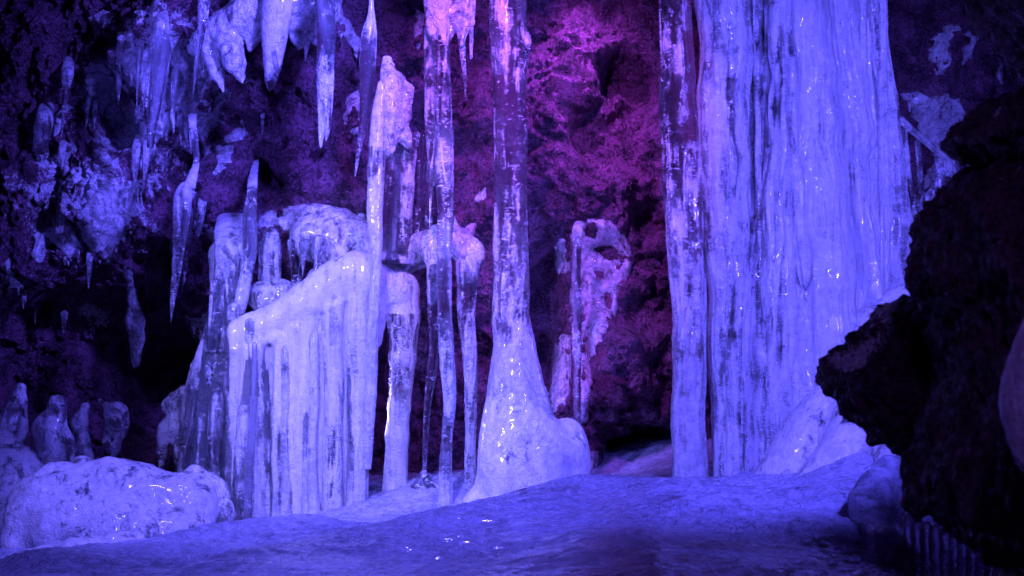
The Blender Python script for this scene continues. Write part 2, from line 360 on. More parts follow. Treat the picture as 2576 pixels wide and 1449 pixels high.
Z = Z + .03 * fbm(pf * 1.6, 3, 41) + .028 * (.5 - worley(pf * 2.6, 44)[0]) + .006 * fbm(np.stack([X * 5, Y * 9, 0 * X], 1), 3, 47) + .006 * fbm(np.stack([X, Y, 0 * X], 1) * 26, 3, 49) + .010 * sstep(.35, .6, fbm(pf * 1.1, 2, 52) * .5 + .5) * (1 - sstep(0, .12, np.subtract(*worley(pf * 7 + .3 * fbm(pf * 6, 2, 54)[:, None], 53)[::-1])))
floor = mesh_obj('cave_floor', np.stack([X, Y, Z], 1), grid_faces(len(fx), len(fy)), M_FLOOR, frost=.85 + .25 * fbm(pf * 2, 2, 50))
tag(floor, kind='structure')

# ------------------------------------------------------------------ lathe columns and icicles
_cs = [100]
def col_mesh(pts, frost, rn=.10, fl=.10, ysc=1.0, segs=36, step=.011, bend=.15, rid=0):
    """pts (px, py, Y, radius px) from top to bottom; returns V, F, frost"""
    _cs[0] += 7; sd = _cs[0]
    C = np.array([P(*p[:3]) for p in pts]); r = np.array([R(p[3], p[2]) for p in pts])
    if np.isscalar(frost): frost = [frost] * len(pts)
    L = np.concatenate([[0], np.cumsum(np.linalg.norm(np.diff(C, axis=0), axis=1))])
    n = max(6, int(L[-1] / step)); s = np.linspace(0, L[-1], n)
    def ip(v):   # monotone smooth interpolation
        m = np.gradient(v, L); i = np.clip(np.searchsorted(L, s) - 1, 0, len(L) - 2); hh = L[i + 1] - L[i]; t = (s - L[i]) / hh
        dl = (v[i + 1] - v[i]) / hh; m0 = np.where(m[i] * dl > 0, np.sign(dl) * np.minimum(abs(m[i]), 3 * abs(dl)), 0); m1 = np.where(m[i + 1] * dl > 0, np.sign(dl) * np.minimum(abs(m[i + 1]), 3 * abs(dl)), 0)
        return v[i] * (2 * t ** 3 - 3 * t ** 2 + 1) + m0 * hh * (t ** 3 - 2 * t ** 2 + t) + v[i + 1] * (3 * t ** 2 - 2 * t ** 3) + m1 * hh * (t ** 3 - t ** 2)
    X = np.stack([ip(C[:, q]) for q in range(3)], 1); rr = ip(r); ff = np.interp(s, L, frost)
    rm = rr.max()
    for e_ in ((s, L[-1] - s) if pts[-1][3] < 7 else (s,)):
        q_ = np.clip(e_ / (rr * .9 + 1e-6), 0, 1); rr = rr * np.sqrt(np.clip(1 - (1 - q_) ** 2, .02, 1))
    z = X[:, 2]
    X[:, 0] += bend * rr * vn(np.stack([z * 5, 0 * z + sd, 0 * z], 1), 1); X[:, 1] += bend * rr * vn(np.stack([z * 5, 0 * z, 0 * z + sd], 1), 2)
    th = np.linspace(0, 2 * np.pi, segs, endpoint=False)
    T, Zz = np.meshgrid(th, z, indexing='xy'); RR = rr[:, None] + 0 * T
    cs, sn = np.cos(T), np.sin(T)
    pq = np.stack([cs.ravel() * 1.3 + sd, sn.ravel() * 1.3, Zz.ravel() * 1.6], 1)
    lump = fbm(np.stack([cs.ravel() * .6 + sd * 3, sn.ravel() * .6, Zz.ravel() * 11], 1), 3, 5).reshape(T.shape)
    flu = fbm(pq * np.array([1.6, 1.6, 1]), 3, 6).reshape(T.shape)
    fine = fbm(np.stack([cs.ravel() * rm * 60 + sd, sn.ravel() * rm * 60, Zz.ravel() * 60], 1), 2, 9).reshape(T.shape)
    RR = RR * (1 + rn * lump + fl * 1.6 * flu) + .0035 * fine * np.minimum(1, RR / .03)
    if rid: RR = RR + rid * fbm(np.stack([cs.ravel() * rm * 24 + sd, sn.ravel() * rm * 24, Zz.ravel() * 1.5], 1), 3, 12).reshape(T.shape)
    VX = X[:, None, 0] + RR * cs; VY = X[:, None, 1] + RR * sn * ysc; VZ = X[:, None, 2] + 0 * RR
    V = np.stack([VX.ravel(), VY.ravel(), VZ.ravel()], 1)
    i = np.arange(n * segs).reshape(n, segs); j = np.roll(i, -1, 1)
    F = np.stack([i[:-1].ravel(), i[1:].ravel(), j[1:].ravel(), j[:-1].ravel()], 1)
    # caps
    V = np.vstack([V, X[0], X[-1]]); a, b = n * segs, n * segs + 1
    e = np.arange(0, segs, 2); e1 = (e + 1) % segs; e2 = (e + 2) % segs
    F = np.vstack([F, np.stack([np.full(len(e), a), i[0][e], i[0][e1], i[0][e2]], 1), np.stack([np.full(len(e), b), i[-1][e2], i[-1][e1], i[-1][e]], 1)])
    fo = np.repeat(ff, segs); fo = np.concatenate([fo, [ff[0], ff[-1]]])
    return V, F, fo
def col(name, label, cat, pts, frost=.5, group=None, parent=None, mat=None, **kw):
    if pts[-1][3] >= 7 and cat != 'icicle' and name not in ('flute', 'shaft', 'spike'):
        q = pts[-1]; pts = list(pts) + [(q[0], q[1] + 10, q[2], q[3] * 1.3), (q[0], q[1] + 24, q[2], q[3] * 1.7)]; frost = frost if np.isscalar(frost) else list(frost) + [.9, .9]
    V, F, fo = col_mesh(pts, frost, **kw)
    p = pts[-1] 
    o = mesh_obj(name, V, F, mat or M_ICE, parent=parent, frost=fo, loc=None if parent else tuple(P(*p[:3])))
    if parent is None: tag(o, label, cat, group)
    elif label: o['label'] = label
    return o
def deform(V, F, amp, sc_, seed, aniso=(1, 1, 1), amp2=.0, sc2=30):
    n = normals(V, F); p = V * np.array(aniso)
    d = amp * fbm(p * sc_, 3, seed)
    if amp2: d = d + amp2 * fbm(V * sc2, 3, seed + 9)
    return V + n * d[:, None]

TOP = -340
# --- centre column
t = thing('ice_column', P(1330, 1210, -.35), 'thickest free-standing ice column, glassy at the top and flaring into a wide milky foot', 'ice column')
col('shaft', None, None, [(1278, TOP, -.35, 50), (1278, 0, -.35, 46), (1280, 95, -.35, 47), (1282, 130, -.35, 47), (1282, 210, -.35, 41), (1285, 420, -.35, 42), (1286, 600, -.35, 44), (1287, 790, -.35, 47), (1295, 880, -.36, 55), (1301, 960, -.37, 69), (1310, 1040, -.38, 86)],
    [.4, .4, .38, .5, .36, .36, .5, .55, .9, 1, 1], parent=t, rn=.04, fl=.05, bend=.08)
bu = col_mesh([(1322, 75, -.38, 7), (1322, 95, -.38, 14), (1322, 125, -.38, 15), (1316, 150, -.38, 8)], .4); mesh_obj('knob', bu[0], bu[1], M_ICE, t, bu[2])
v = Vol((-.4, -.85, -.1), (.6, .35, .75), .011)
v.chain([(1303, 960, -.37, 68), (1300, 1040, -.38, 78), (1305, 1110, -.4, 96), (1312, 1180, -.42, 106), (1318, 1250, -.42, 120)], .06)
v.chain([(1425, 1095, -.32, 42), (1432, 1160, -.32, 50), (1432, 1240, -.32, 54)], .05); v.chain([(1330, 1120, -.45, 80), (1420, 1130, -.38, 55)], .05); v.chain([(1225, 1230, -.45, 30), (1210, 1270, -.45, 50)], .06)
V, F = v.mesh(); V = deform(V, F, .014, 7, 3, (1, 1, .6), .003, 40)
mesh_obj('foot', V, F, M_MOUND, t, frost=.95 + 0 * V[:, 0])

# --- frozen waterfall on the right
t = thing('frozen_waterfall', P(2000, 1170, -.2), 'massive fluted blue ice fall reaching from the roof to the floor at the right', 'frozen waterfall')
fl_ = [([(1812, TOP, -.42, 72), (1815, 0, -.42, 68), (1825, 400, -.42, 62), (1838, 800, -.42, 52), (1846, 1235, -.42, 50)], .66),
       ([(1905, TOP, -.31, 48), (1910, 0, -.31, 46), (1925, 400, -.31, 48), (1915, 800, -.36, 54), (1925, 1230, -.36, 60)], .6),
       ([(1955, TOP, -.42, 38), (1962, 0, -.42, 36), (1962, 300, -.43, 38), (1955, 700, -.43, 46), (1975, 1220, -.34, 66)], .72),
       ([(2025, TOP, -.3, 66), (2035, 0, -.36, 60), (2055, 400, -.37, 64), (2085, 800, -.34, 76), (2100, 1130, -.3, 80)], .85),
       ([(1990, 150, -.42, 15), (1996, 330, -.44, 28), (2012, 600, -.46, 30), (2022, 690, -.46, 30), (2026, 745, -.44, 10)], .8),
       ([(2105, TOP, -.27, 46), (2110, 0, -.27, 44), (2150, 400, -.26, 52), (2175, 700, -.22, 56), (2190, 1000, -.2, 60)], .85),
       ([(2155, TOP, -.24, 32), (2160, 0, -.24, 30), (2195, 400, -.24, 34), (2225, 720, -.2, 40), (2240, 900, -.2, 40)], .75),
       ([(2198, TOP, -.28, 30), (2200, 0, -.28, 25), (2224, 250, -.28, 28), (2252, 500, -.27, 36), (2262, 640, -.25, 37), (2250, 760, -.22, 30)], .7),
       ([(1985, 500, -.28, 55), (2010, 800, -.28, 80), (2030, 1000, -.26, 95), (2040, 1170, -.25, 95)], .8),
       ([(1870, TOP, -.24, 60), (1875, 0, -.24, 60), (1880, 600, -.22, 62), (1900, 1170, -.22, 80)], .8)]
for q in range(9):
    u = q / 8; x0_ = 1790 + 425 * u; x1_ = 1830 + 400 * u ** 1.1; yb = 1180 - 420 * max(0, u - .35) ** 1.3
    yy = -.44 + .14 * u + .03 * math.sin(q * 2.3); r_ = 12 + 7 * math.sin(q * 1.9)
    fl_.append(([(x0_, TOP, yy, r_), (x0_ + 3, 0, yy, r_), ((x0_ + x1_) / 2, 450 + 60 * math.sin(q * 3), yy, r_ * 1.1), (x1_, yb - (q * 97 % 230), yy, r_ * .7)], .55 + .35 * ((q * 37) % 10) / 10))
for pts, fr in fl_:
    col('flute', None, None, pts, fr, parent=t, mat=M_FALL, rn=.06, fl=.14, ysc=1.1, segs=120, bend=.2, rid=.014)
v = Vol((1.1, -2.0, -.2), (3.2, .5, 1.6), .016)
v.chain([(2275, 745, -.25, 44), (2215, 850, -.35, 72), (2150, 980, -.45, 92), (2080, 1100, -.55, 96), (1990, 1190, -.6, 60), (1900, 1225, -.6, 34)], .12)
v.chain([(2310, 800, -.4, 80), (2280, 950, -.6, 120), (2230, 1090, -.85, 120), (2160, 1180, -.95, 90), (2060, 1230, -.95, 60)], .15)
v.chain([(2350, 1000, -.9, 120), (2330, 1150, -1.25, 120), (2260, 1230, -1.4, 90)], .15); v.chain([(2130, 900, -.25, 60), (2060, 1050, -.35, 70), (1990, 1150, -.42, 60)], .08)
V, F = v.mesh(); V = deform(V, F, .045, 4, 13, (1, 1, .7), .007, 30)
mesh_obj('apron', V, F, M_MOUND, t, frost=.85 + 0 * V[:, 0])

col('ice_column', 'tall ice column left of the waterfall, dark glass above and cloudy below', 'ice column',
    [(1697, TOP, -.38, 44), (1699, 0, -.38, 40), (1709, 260, -.38, 46), (1717, 450, -.38, 50), (1727, 600, -.38, 50), (1733, 760, -.38, 44), (1733, 950, -.38, 43), (1733, 1100, -.38, 43), (1735, 1205, -.38, 47)],
    [.42, .42, .4, .38, .6, .75, .8, .8, .9], rn=.03, fl=.10, mat=M_ICE, segs=72, bend=.12, rid=.008)

# --- milky curtain, centre left
t = thing('ice_curtain', P(760, 1300, -.3), 'brightest milky white pleated ice curtain with a small pointed crest and an arched right leg', 'ice curtain')
v = Vol((-1.85, -.75, -.1), (-.45, .35, 1.65), .0095)
top = [(600, 850), (640, 835), (690, 820), (735, 795), (775, 765), (820, 735), (860, 712), (900, 700), (925, 712)]
v.chain([(x, y - 12, -.25, 30 + (x - 600) * .07) for x, y in top], .06)
xs = [600, 632, 668, 702, 738, 772, 806, 838, 868, 898]
for i, x in enumerate(xs):
    yt = np.interp(x, [a[0] for a in top], [a[1] for a in top]); yy = -.25 - .035 * (i % 2) - .03 * math.sin(i * 2.1); w_ = 25 + 5 * math.sin(i * 1.7)
    v.chain([(x, yt - 14, yy + .05, 30), (x + 3, yt + 40, yy, w_), (x + (2 if i > 2 else -4), 1000, yy, w_), (x + (4 if i > 2 else -14), 1310, yy, w_)], .018)
v.chain([(620, 900, -.2, 30), (890, 900, -.2, 30)], .02); v.seg(P(610, 1000, -.17), P(610, 1310, -.17), .06, .06)
for x in range(610, 905, 22): v.chain([(x, 850, -.19, 26), (x, 1310, -.19, 26)], .02)
v.chain([(905, 780, -.25, 34), (912, 1000, -.28, 24), (905, 1270, -.28, 20)], .02)
_r = random.Random(4)
for x, y in top[:-1]:
    for q in range(2):
        xx = x + _r.uniform(-14, 20); v.chain([(xx, y - 22 + _r.uniform(-8, 8), -.25, _r.uniform(12, 26)), (xx + _r.uniform(-8, 8), y + 30, -.3, _r.uniform(10, 20))], .02)
v.chain([(893, 668, -.27, 20), (895, 640, -.27, 5)], .03)
v.chain([(930, 715, -.2, 45), (985, 725, -.15, 48), (1010, 730, -.12, 42)], .05); v.chain([(955, 740, -.2, 28), (948, 860, -.22, 14)], .03)
v.chain([(1010, 735, -.12, 44), (1014, 800, -.13, 40), (1014, 900, -.14, 33), (1006, 1020, -.15, 27), (1000, 1100, -.15, 29), (993, 1240, -.15, 33)], .03)
v.chain([(960, 690, -.1, 30), (1000, 660, -.02, 36), (1060, 640, .05, 34)], .05)
V, F = v.mesh(); V = deform(V, F, .010, 9, 23, (1, 1, .3), .004, 40); V = deform(V, F, .010, 22, 29, (1, 1, .07))
fr = .82 - .25 * sstep(.62, .3, V[:, 2]) * (vn(V * np.array([9, 9, .6]), 5) > .1)
pxs = V[:, 0] / (S * .975) + 1288
fr = np.where((pxs > 968) & (V[:, 2] < 1.15), .5 + .3 * sstep(.9, .3, V[:, 2]), fr)
mesh_obj('body', V, F, M_CURT, t, frost=fr)
for q, (x, y0_, yy, r_, f_) in enumerate([(652, 850, -.36, 9, .55), (668, 905, -.35, 7, .35), (716, 830, -.36, 10, .7), (752, 860, -.33, 8, .6), (786, 800, -.37, 11, .75), (822, 820, -.34, 8, .6), (850, 760, -.36, 10, .7), (884, 800, -.35, 9, .5), (612, 880, -.33, 9, .6), (690, 1000, -.36, 8, .6), (768, 980, -.36, 7, .35), (908, 900, -.36, 8, .75)]):
    col('rib', None, None, [(x, y0_, yy + .10, r_), (x + 1, y0_ + 60, yy + .045, r_ * 1.1), (x + 2, 1100, yy + .03, r_ * 1.2), (x + 2, 1315 - (x - 600) * .16, yy + .03, r_ * 1.5)], [.8, f_, f_, .85], parent=t, rn=.1, fl=.15, segs=22, bend=.5)

# --- pillar P in front of the curtain
t = thing('ice_column', P(935, 1000, -.42), 'slim bright white ice column overlapping the right edge of the milky curtain', 'ice column')
col('shaft', None, None, [(962, 200, -.37, 10), (956, 270, -.39, 19), (952, 330, -.4, 22), (946, 420, -.42, 22), (945, 560, -.42, 19), (945, 690, -.42, 14), (941, 820, -.42, 15), (936, 920, -.4, 16), (928, 1060, -.36, 14), (924, 1180, -.33, 10)], [.9, .9, .7, .7, .85, .9, .95, .95, .95, .9], parent=t, rn=.06, fl=.08)
v = Vol((-1.1, -.6, 1.9), (-.45, 0, 2.9), .011)
v.chain([(975, 150, -.3, 12), (985, 220, -.35, 26), (980, 300, -.36, 30), (965, 370, -.38, 28)], .04); v.chain([(1000, 200, -.3, 16), (1022, 230, -.3, 18), (1015, 290, -.3, 18), (1005, 340, -.3, 14)], .04)
v.chain([(985, 300, -.36, 24), (1015, 340, -.32, 18), (1030, 370, -.3, 10)], .03)
V, F = v.mesh(); V = deform(V, F, .022, 16, 33, (1, 1, .6), .008, 45)
mesh_obj('frost_head', V, F, M_CRUST, t, frost=.9 + 0 * V[:, 0])

G1 = 'glassy ice columns standing on the ledge behind the bright slim column'
for lab, pts, fr in [
    ('glassy column directly right of the bright slim one, widest of its row', [(985, 310, -.2, 18), (988, 400, -.2, 18), (985, 500, -.2, 22), (975, 630, -.2, 24)], [.6, .35, .3, .3]),
    ('pointed dark glass spike wedged between two columns of the row above the ledge', [(1003, 330, -.26, 8), (998, 430, -.26, 9), (990, 500, -.26, 11), (985, 640, -.26, 14)], .15),
    ('cloudier ridged column in the middle of the row above the ledge', [(1022, 320, -.2, 17), (1024, 400, -.2, 18), (1022, 500, -.2, 18), (1012, 600, -.2, 16), (1008, 640, -.2, 15)], [.6, .5, .5, .35, .4]),
    ('thin rightmost rod of the row above the ledge, dark and clear', [(1062, 330, -.12, 10), (1058, 450, -.12, 8), (1052, 600, -.12, 9)], .3),
    ('short frosted rod hanging from a knot of frost near the top of the ledge row', [(1048, 330, -.16, 12), (1040, 400, -.16, 7), (1036, 480, -.16, 5), (1034, 590, -.16, 2)], .5),
    ('clear rod standing between the ledge and the frost knot, bent slightly right', [(1085, 400, -.05, 12), (1082, 500, -.05, 10), (1075, 600, -.05, 12)], .35)]:
    col('ice_rod', lab, 'ice column', pts, fr, group=G1, rn=.08, fl=.1)

# --- ledge mass behind t2
v = Vol((-.75, -.7, 1.2), (.05, .35, 2.0), .0115)
v.chain([(960, 672, -.05, 30), (1010, 650, -.08, 34), (1065, 622, -.12, 36), (1110, 600, -.16, 34), (1150, 610, -.16, 34), (1185, 640, -.18, 34), (1180, 690, -.2, 26)], .04)
v.chain([(1085, 620, -.2, 30), (1098, 690, -.22, 24), (1092, 760, -.24, 17)], .03); v.chain([(1140, 545, -.1, 6), (1142, 590, -.12, 18)], .03); v.chain([(1190, 570, -.05, 10), (1170, 600, -.1, 22)], .03)
V, F = v.mesh(); V = deform(V, F, .014, 14, 53, (1, 1, .7), .006, 45)
tag(mesh_obj('ice_ledge', V, F, M_CRUST, frost=.85 + 0 * V[:, 0], loc=tuple(P(1090, 700, -.15))), 'frosted saddle-shaped ice ledge from which three slender columns drop to the floor', 'ice ledge')
col('ice_column', 'thinnest glassy column under the ledge, narrowing to a needle above a small cone', 'ice column', [(1098, 660, -.25, 24), (1092, 760, -.25, 16), (1092, 870, -.25, 12), (1084, 950, -.26, 12), (1076, 1010, -.27, 9), (1070, 1100, -.28, 7), (1067, 1185, -.28, 5)], [.6, .4, .3, .3, .3, .3, .4], rn=.12, fl=.06)
col('ice_cone', 'small pointed ice cone on the floor under the thinnest glassy column', 'ice mound', [(1067, 1178, -.28, 4), (1068, 1195, -.28, 13), (1070, 1215, -.28, 32), (1075, 1260, -.28, 60)], .45, mat=M_MOUND, rn=.05)
col('ice_column', 'long slender ice column from the roof to the floor passing in front of the ledge', 'ice column', [(1095, TOP, -.5, 34), (1097, -20, -.5, 30), (1104, 60, -.5, 26), (1110, 150, -.5, 20), (1113, 260, -.5, 20), (1119, 400, -.5, 22), (1120, 540, -.5, 20), (1116, 650, -.5, 18), (1119, 780, -.5, 18), (1125, 900, -.5, 20), (1132, 1000, -.5, 17), (1126, 1100, -.5, 14), (1120, 1180, -.5, 17), (1120, 1275, -.5, 22)],
    [.8, .8, .7, .45, .4, .5, .35, .35, .4, .55, .6, .5, .5, .8], rn=.06, fl=.12)
col('ice_column', 'right-hand column of the three under the ledge, cloudy and straight', 'ice column', [(1178, 640, -.3, 28), (1176, 720, -.3, 26), (1175, 800, -.3, 22), (1183, 900, -.3, 18), (1185, 1000, -.3, 15), (1185, 1100, -.3, 14), (1184, 1225, -.3, 17)], [.7, .4, .45, .6, .6, .7, .7], rn=.05, fl=.12)
# --- frost head at the top of the slender column
v = Vol((-.75, -.8, 2.3), (-.05, -.1, 3.4), .012)
v.chain([(1090, TOP + 60, -.5, 40), (1085, 0, -.5, 20), (1092, 80, -.5, 20)], .03); v.chain([(1130, -60, -.46, 44), (1135, 40, -.46, 26), (1125, 90, -.48, 14)], .04); v.chain([(1170, -60, -.44, 40), (1172, 30, -.44, 20), (1160, 110, -.44, 9)], .03); v.chain([(1188, -40, -.44, 10), (1189, 60, -.44, 6)], .02)
V, F = v.mesh(); V = deform(V, F, .018, 12, 63, (1, 1, .5), .005, 40)
tag(mesh_obj('ice_cluster', V, F, M_CRUST, frost=.75 + 0 * V[:, 0], loc=tuple(P(1130, -80, -.45))), 'frosty ice clump at the picture top around the head of the long slender column', 'ice clump')

# --- hanging icicles
def icicle(label, pts, fr=.4, group=None, hug=True, **kw):
    pts = list(pts)
    if pts[0][1] > -30 and hug:
        p0 = pts[0]; yw = .5
        for _ in range(4):
            q = P(p0[0], p0[1], yw); yw = float(wall_at(WB, q[0:1], q[2:3])[0])
        dy = (yw - .10 - p0[3] * S) - p0[2]
        pts = [(a, b, c + dy, d) for a, b, c, d in pts]; p0 = pts[0]
        pts = [(p0[0] + 6, p0[1] - 48, yw + .14, 4), (p0[0] + 2, p0[1] - 18, yw * .6 + p0[2] * .4, p0[3] * .8 + 2)] + pts
        fr = [.95, .95] + (list(fr) if not np.isscalar(fr) else [max(fr, .7)] + [fr] * (len(pts) - 3))
    V, F, fo = col_mesh(pts, fr, **{**dict(rn=.06, fl=.10), **kw})
    return tag(mesh_obj('icicle', V, F, M_ICE, frost=fo, loc=tuple(P(*pts[0][:3]))), label, 'icicle', group)
t = thing('icicle', P(818, -300, -.3), 'large two-pronged icicle hanging free beside the frosty drape, bright and bubbly at its tip', 'icicle')
col('spike', None, None, [(817, TOP, -.3, 34), (818, 0, -.3, 25), (820, 110, -.3, 24), (816, 200, -.3, 20), (812, 280, -.3, 13), (809, 340, -.3, 8), (807, 374, -.3, 2)], [.3, .3, .3, .6, .75, .8, .8], parent=t, rn=.05, fl=.08)
col('spike', None, None, [(832, 100, -.3, 8), (832, 200, -.3, 9), (828, 280, -.3, 8), (823, 335, -.3, 6), (820, 356, -.3, 1.5)], .6, parent=t)
icicle('long clear icicle with a swollen head, hanging left of the bright slim column', [(934, -20, -.35, 5), (934, 30, -.35, 8), (930, 80, -.35, 19), (926, 150, -.35, 21), (922, 220, -.35, 17), (915, 300, -.35, 12), (904, 370, -.35, 7), (893, 446, -.35, 1.5)], [.9, .9, .8, .35, .35, .35, .4, .5], hug=False)
icicle('blunt tooth-shaped icicle with a glassy end under the frosty drape', [(700, -50, -.06, 40), (698, 50, -.06, 36), (692, 125, -.05, 27), (687, 175, -.03, 20), (681, 215, 0, 10), (678, 230, 0, 3)], [.9, .9, .85, .7, .15, .2], ysc=.8)
icicle('dark thin icicle slanting down in front of the frosty drape', [(520, TOP, -.6, 20), (514, 0, -.6, 16), (506, 80, -.6, 10), (497, 140, -.6, 7), (490, 200, -.6, 4), (484, 250, -.6, 1)], .22)
G2 = 'bundle of glassy icicles at the upper left'
icicle('thickest glassy spike of the upper left bundle, blunt at its end', [(405, 60, 0, 18), (405, 120, 0, 22), (398, 200, 0, 19), (390, 270, 0, 15), (381, 330, 0, 11), (378, 372, 0, 8)], .3, G2)
icicle('thin outer spike on the left of the upper left bundle', [(385, 100, -.03, 6), (374, 170, -.03, 5), (366, 230, -.03, 3), (360, 290, -.03, 1)], .3, G2)
icicle('narrow spike on the right of the upper left bundle', [(425, 110, -.02, 6), (416, 190, -.02, 6), (407, 260, -.02, 4), (398, 310, -.02, 1)], .3, G2)
icicle('pair-making spike between the thick and the outer one in the upper left bundle', [(388, 120, .03, 10), (384, 210, .03, 8), (376, 290, .03, 6), (370, 350, .03, 2)], .3, G2)
icicle('clear needle-tipped icicle with a frosted rounded shoulder before the dark hollow', [(470, 455, -.1, 14), (460, 495, -.1, 24), (455, 540, -.1, 23), (450, 610, -.1, 17), (443, 680, -.1, 12), (436, 740, -.1, 8), (430, 810, -.1, 1.5)], [.9, .85, .4, .35, .4, .5, .5], hug=False)
icicle('thin companion icicle just right of the shouldered one', [(480, 500, -.05, 8), (474, 600, -.05, 7), (466, 680, -.05, 5), (456, 745, -.05, 1)], .3)
icicle('neck of clear ice joining the frosted rock to the shouldered icicle', [(488, 285, .5, 10), (485, 310, .15, 10), (492, 370, 0, 9), (494, 410, -.02, 8), (486, 440, -.05, 12), (476, 475, -.08, 17)], [.9, .9, .4, .4, .8, .9], hug=False)
t = icicle('twisted glassy stalk with dark bands, right of the clear column cluster', [(648, 395, .95, 5), (640, 430, .45, 10), (636, 458, .1, 12), (633, 492, -.08, 13), (630, 540, -.15, 18), (629, 600, -.15, 19), (623, 660, -.15, 18), (612, 720, -.15, 17), (600, 790, -.15, 17)], [.9, .9, .8, .6, .15, .2, .35, .8, .9], rn=.12, hug=False)
G3 = 'hanging needles behind the long slender column'
icicle('frosted needle icicle just right of the slender column near the picture top', [(1163, 60, -.4, 10), (1163, 120, -.4, 8), (1168, 180, -.4, 5), (1172, 256, -.4, 1)], .4, G3, hug=False)
icicle('straight square-ended icicle beside the frosted needle at the picture top', [(1186, 0, -.42, 5), (1186, 80, -.42, 5), (1185, 150, -.42, 4)], .6, G3, hug=False)
icicle('long narrow icicle left of the slender column ending at the ledge', [(1082, 60, -.42, 14), (1082, 170, -.42, 15), (1082, 280, -.42, 13), (1084, 360, -.42, 11), (1084, 440, -.42, 6), (1081, 580, -.42, 1)], [.7, .35, .5, .4, .35, .4], G3, hug=False)
G4 = 'dim icicles on the far left rock'
for lab, pts in [('longest dim icicle far left, a fine needle with a tiny ring on it', [(112, 290, .2, 22), (104, 380, .2, 14), (96, 450, .2, 9), (91, 530, .2, 5), (88, 625, .2, 1.5)]),
                 ('dim slender icicle behind the longest one on the far left', [(95, 330, .25, 10), (86, 400, .25, 6), (82, 480, .25, 3), (80, 545, .25, 1)]),
                 ('short dim icicle dangling beneath the hooked frost patch on the far left', [(156, 380, .2, 9), (157, 410, .2, 5), (156, 455, .2, 1.5)]),
                 ('dim draped icicle between the left frost patches, dark and broad', [(170, 180, .25, 16), (163, 240, .25, 8), (158, 300, .25, 4), (156, 340, .25, 1)])]:
    icicle(lab, pts, .4, G4)
G5 = 'small drip icicles along the frost rim'
for lab, px, py, L in [('first tiny drip below the left end of the frost rim', 434, 295, 42), ('widest drip icicle under the middle of the frost rim', 452, 300, 70), ('short drip at the right end of the frost rim', 466, 308, 60), ('last hair-thin drip on the frost rim', 478, 312, 78)]:
    icicle(lab, [(px, py, .1, 6), (px + 2, py + L * .5, .1, 4), (px + 3, py + L, .1, 1)], .5, G5)
icicle('twin-pointed drip icicle left tine under the frost tongue', [(343, 380, .1, 11), (340, 430, .1, 7), (341, 470, .1, 1.5)], .5)
icicle('twin-pointed drip icicle right tine under the frost tongue', [(369, 370, .1, 9), (366, 430, .1, 6), (360, 480, .1, 1.5)], .5)
icicle('narrow leaning icicle hanging beside the round boulder', [(507, 520, -.05, 11), (504, 560, -.05, 8), (498, 600, -.05, 1.5)], .5)

G11 = 'thin icicles on the upper left wall'
for lab, pts in [('thin icicle beneath the broken frost close to the top left', [(300, 195, 0, 7), (299, 225, 0, 5), (298, 262, 0, 1)]), ('thin icicle hanging from the dim frost left of the dark hollow', [(238, 280, 0, 7), (238, 305, 0, 4), (237, 330, 0, 1)]),
                 ('paired thin icicle next to the one by the dim frost', [(218, 275, 0, 6), (217, 305, 0, 3), (216, 322, 0, 1)]), ('sharp clear icicle in front of the sparkling frost sheet', [(440, 190, 0, 8), (436, 240, 0, 6), (430, 300, 0, 1)]),
                 ('longest sharp spike left of the upper left bundle', [(352, 120, 0, 8), (348, 200, 0, 5), (344, 275, 0, 1)]), ('short stout icicle under the frosty drape near the free two-pronged icicle', [(772, 110, 0, 8), (770, 130, 0, 5), (768, 155, 0, 1)]),
                 ('fine icicle on the dark rock under the frosty drape', [(660, 300, 0, 5), (660, 320, 0, 3), (659, 345, 0, 1)]), ('sharp icicle below the mottled frost patch on the left wall', [(225, 655, 0, 8), (224, 690, 0, 5), (222, 730, 0, 1)])]:
    icicle(lab, pts, .5, G11)
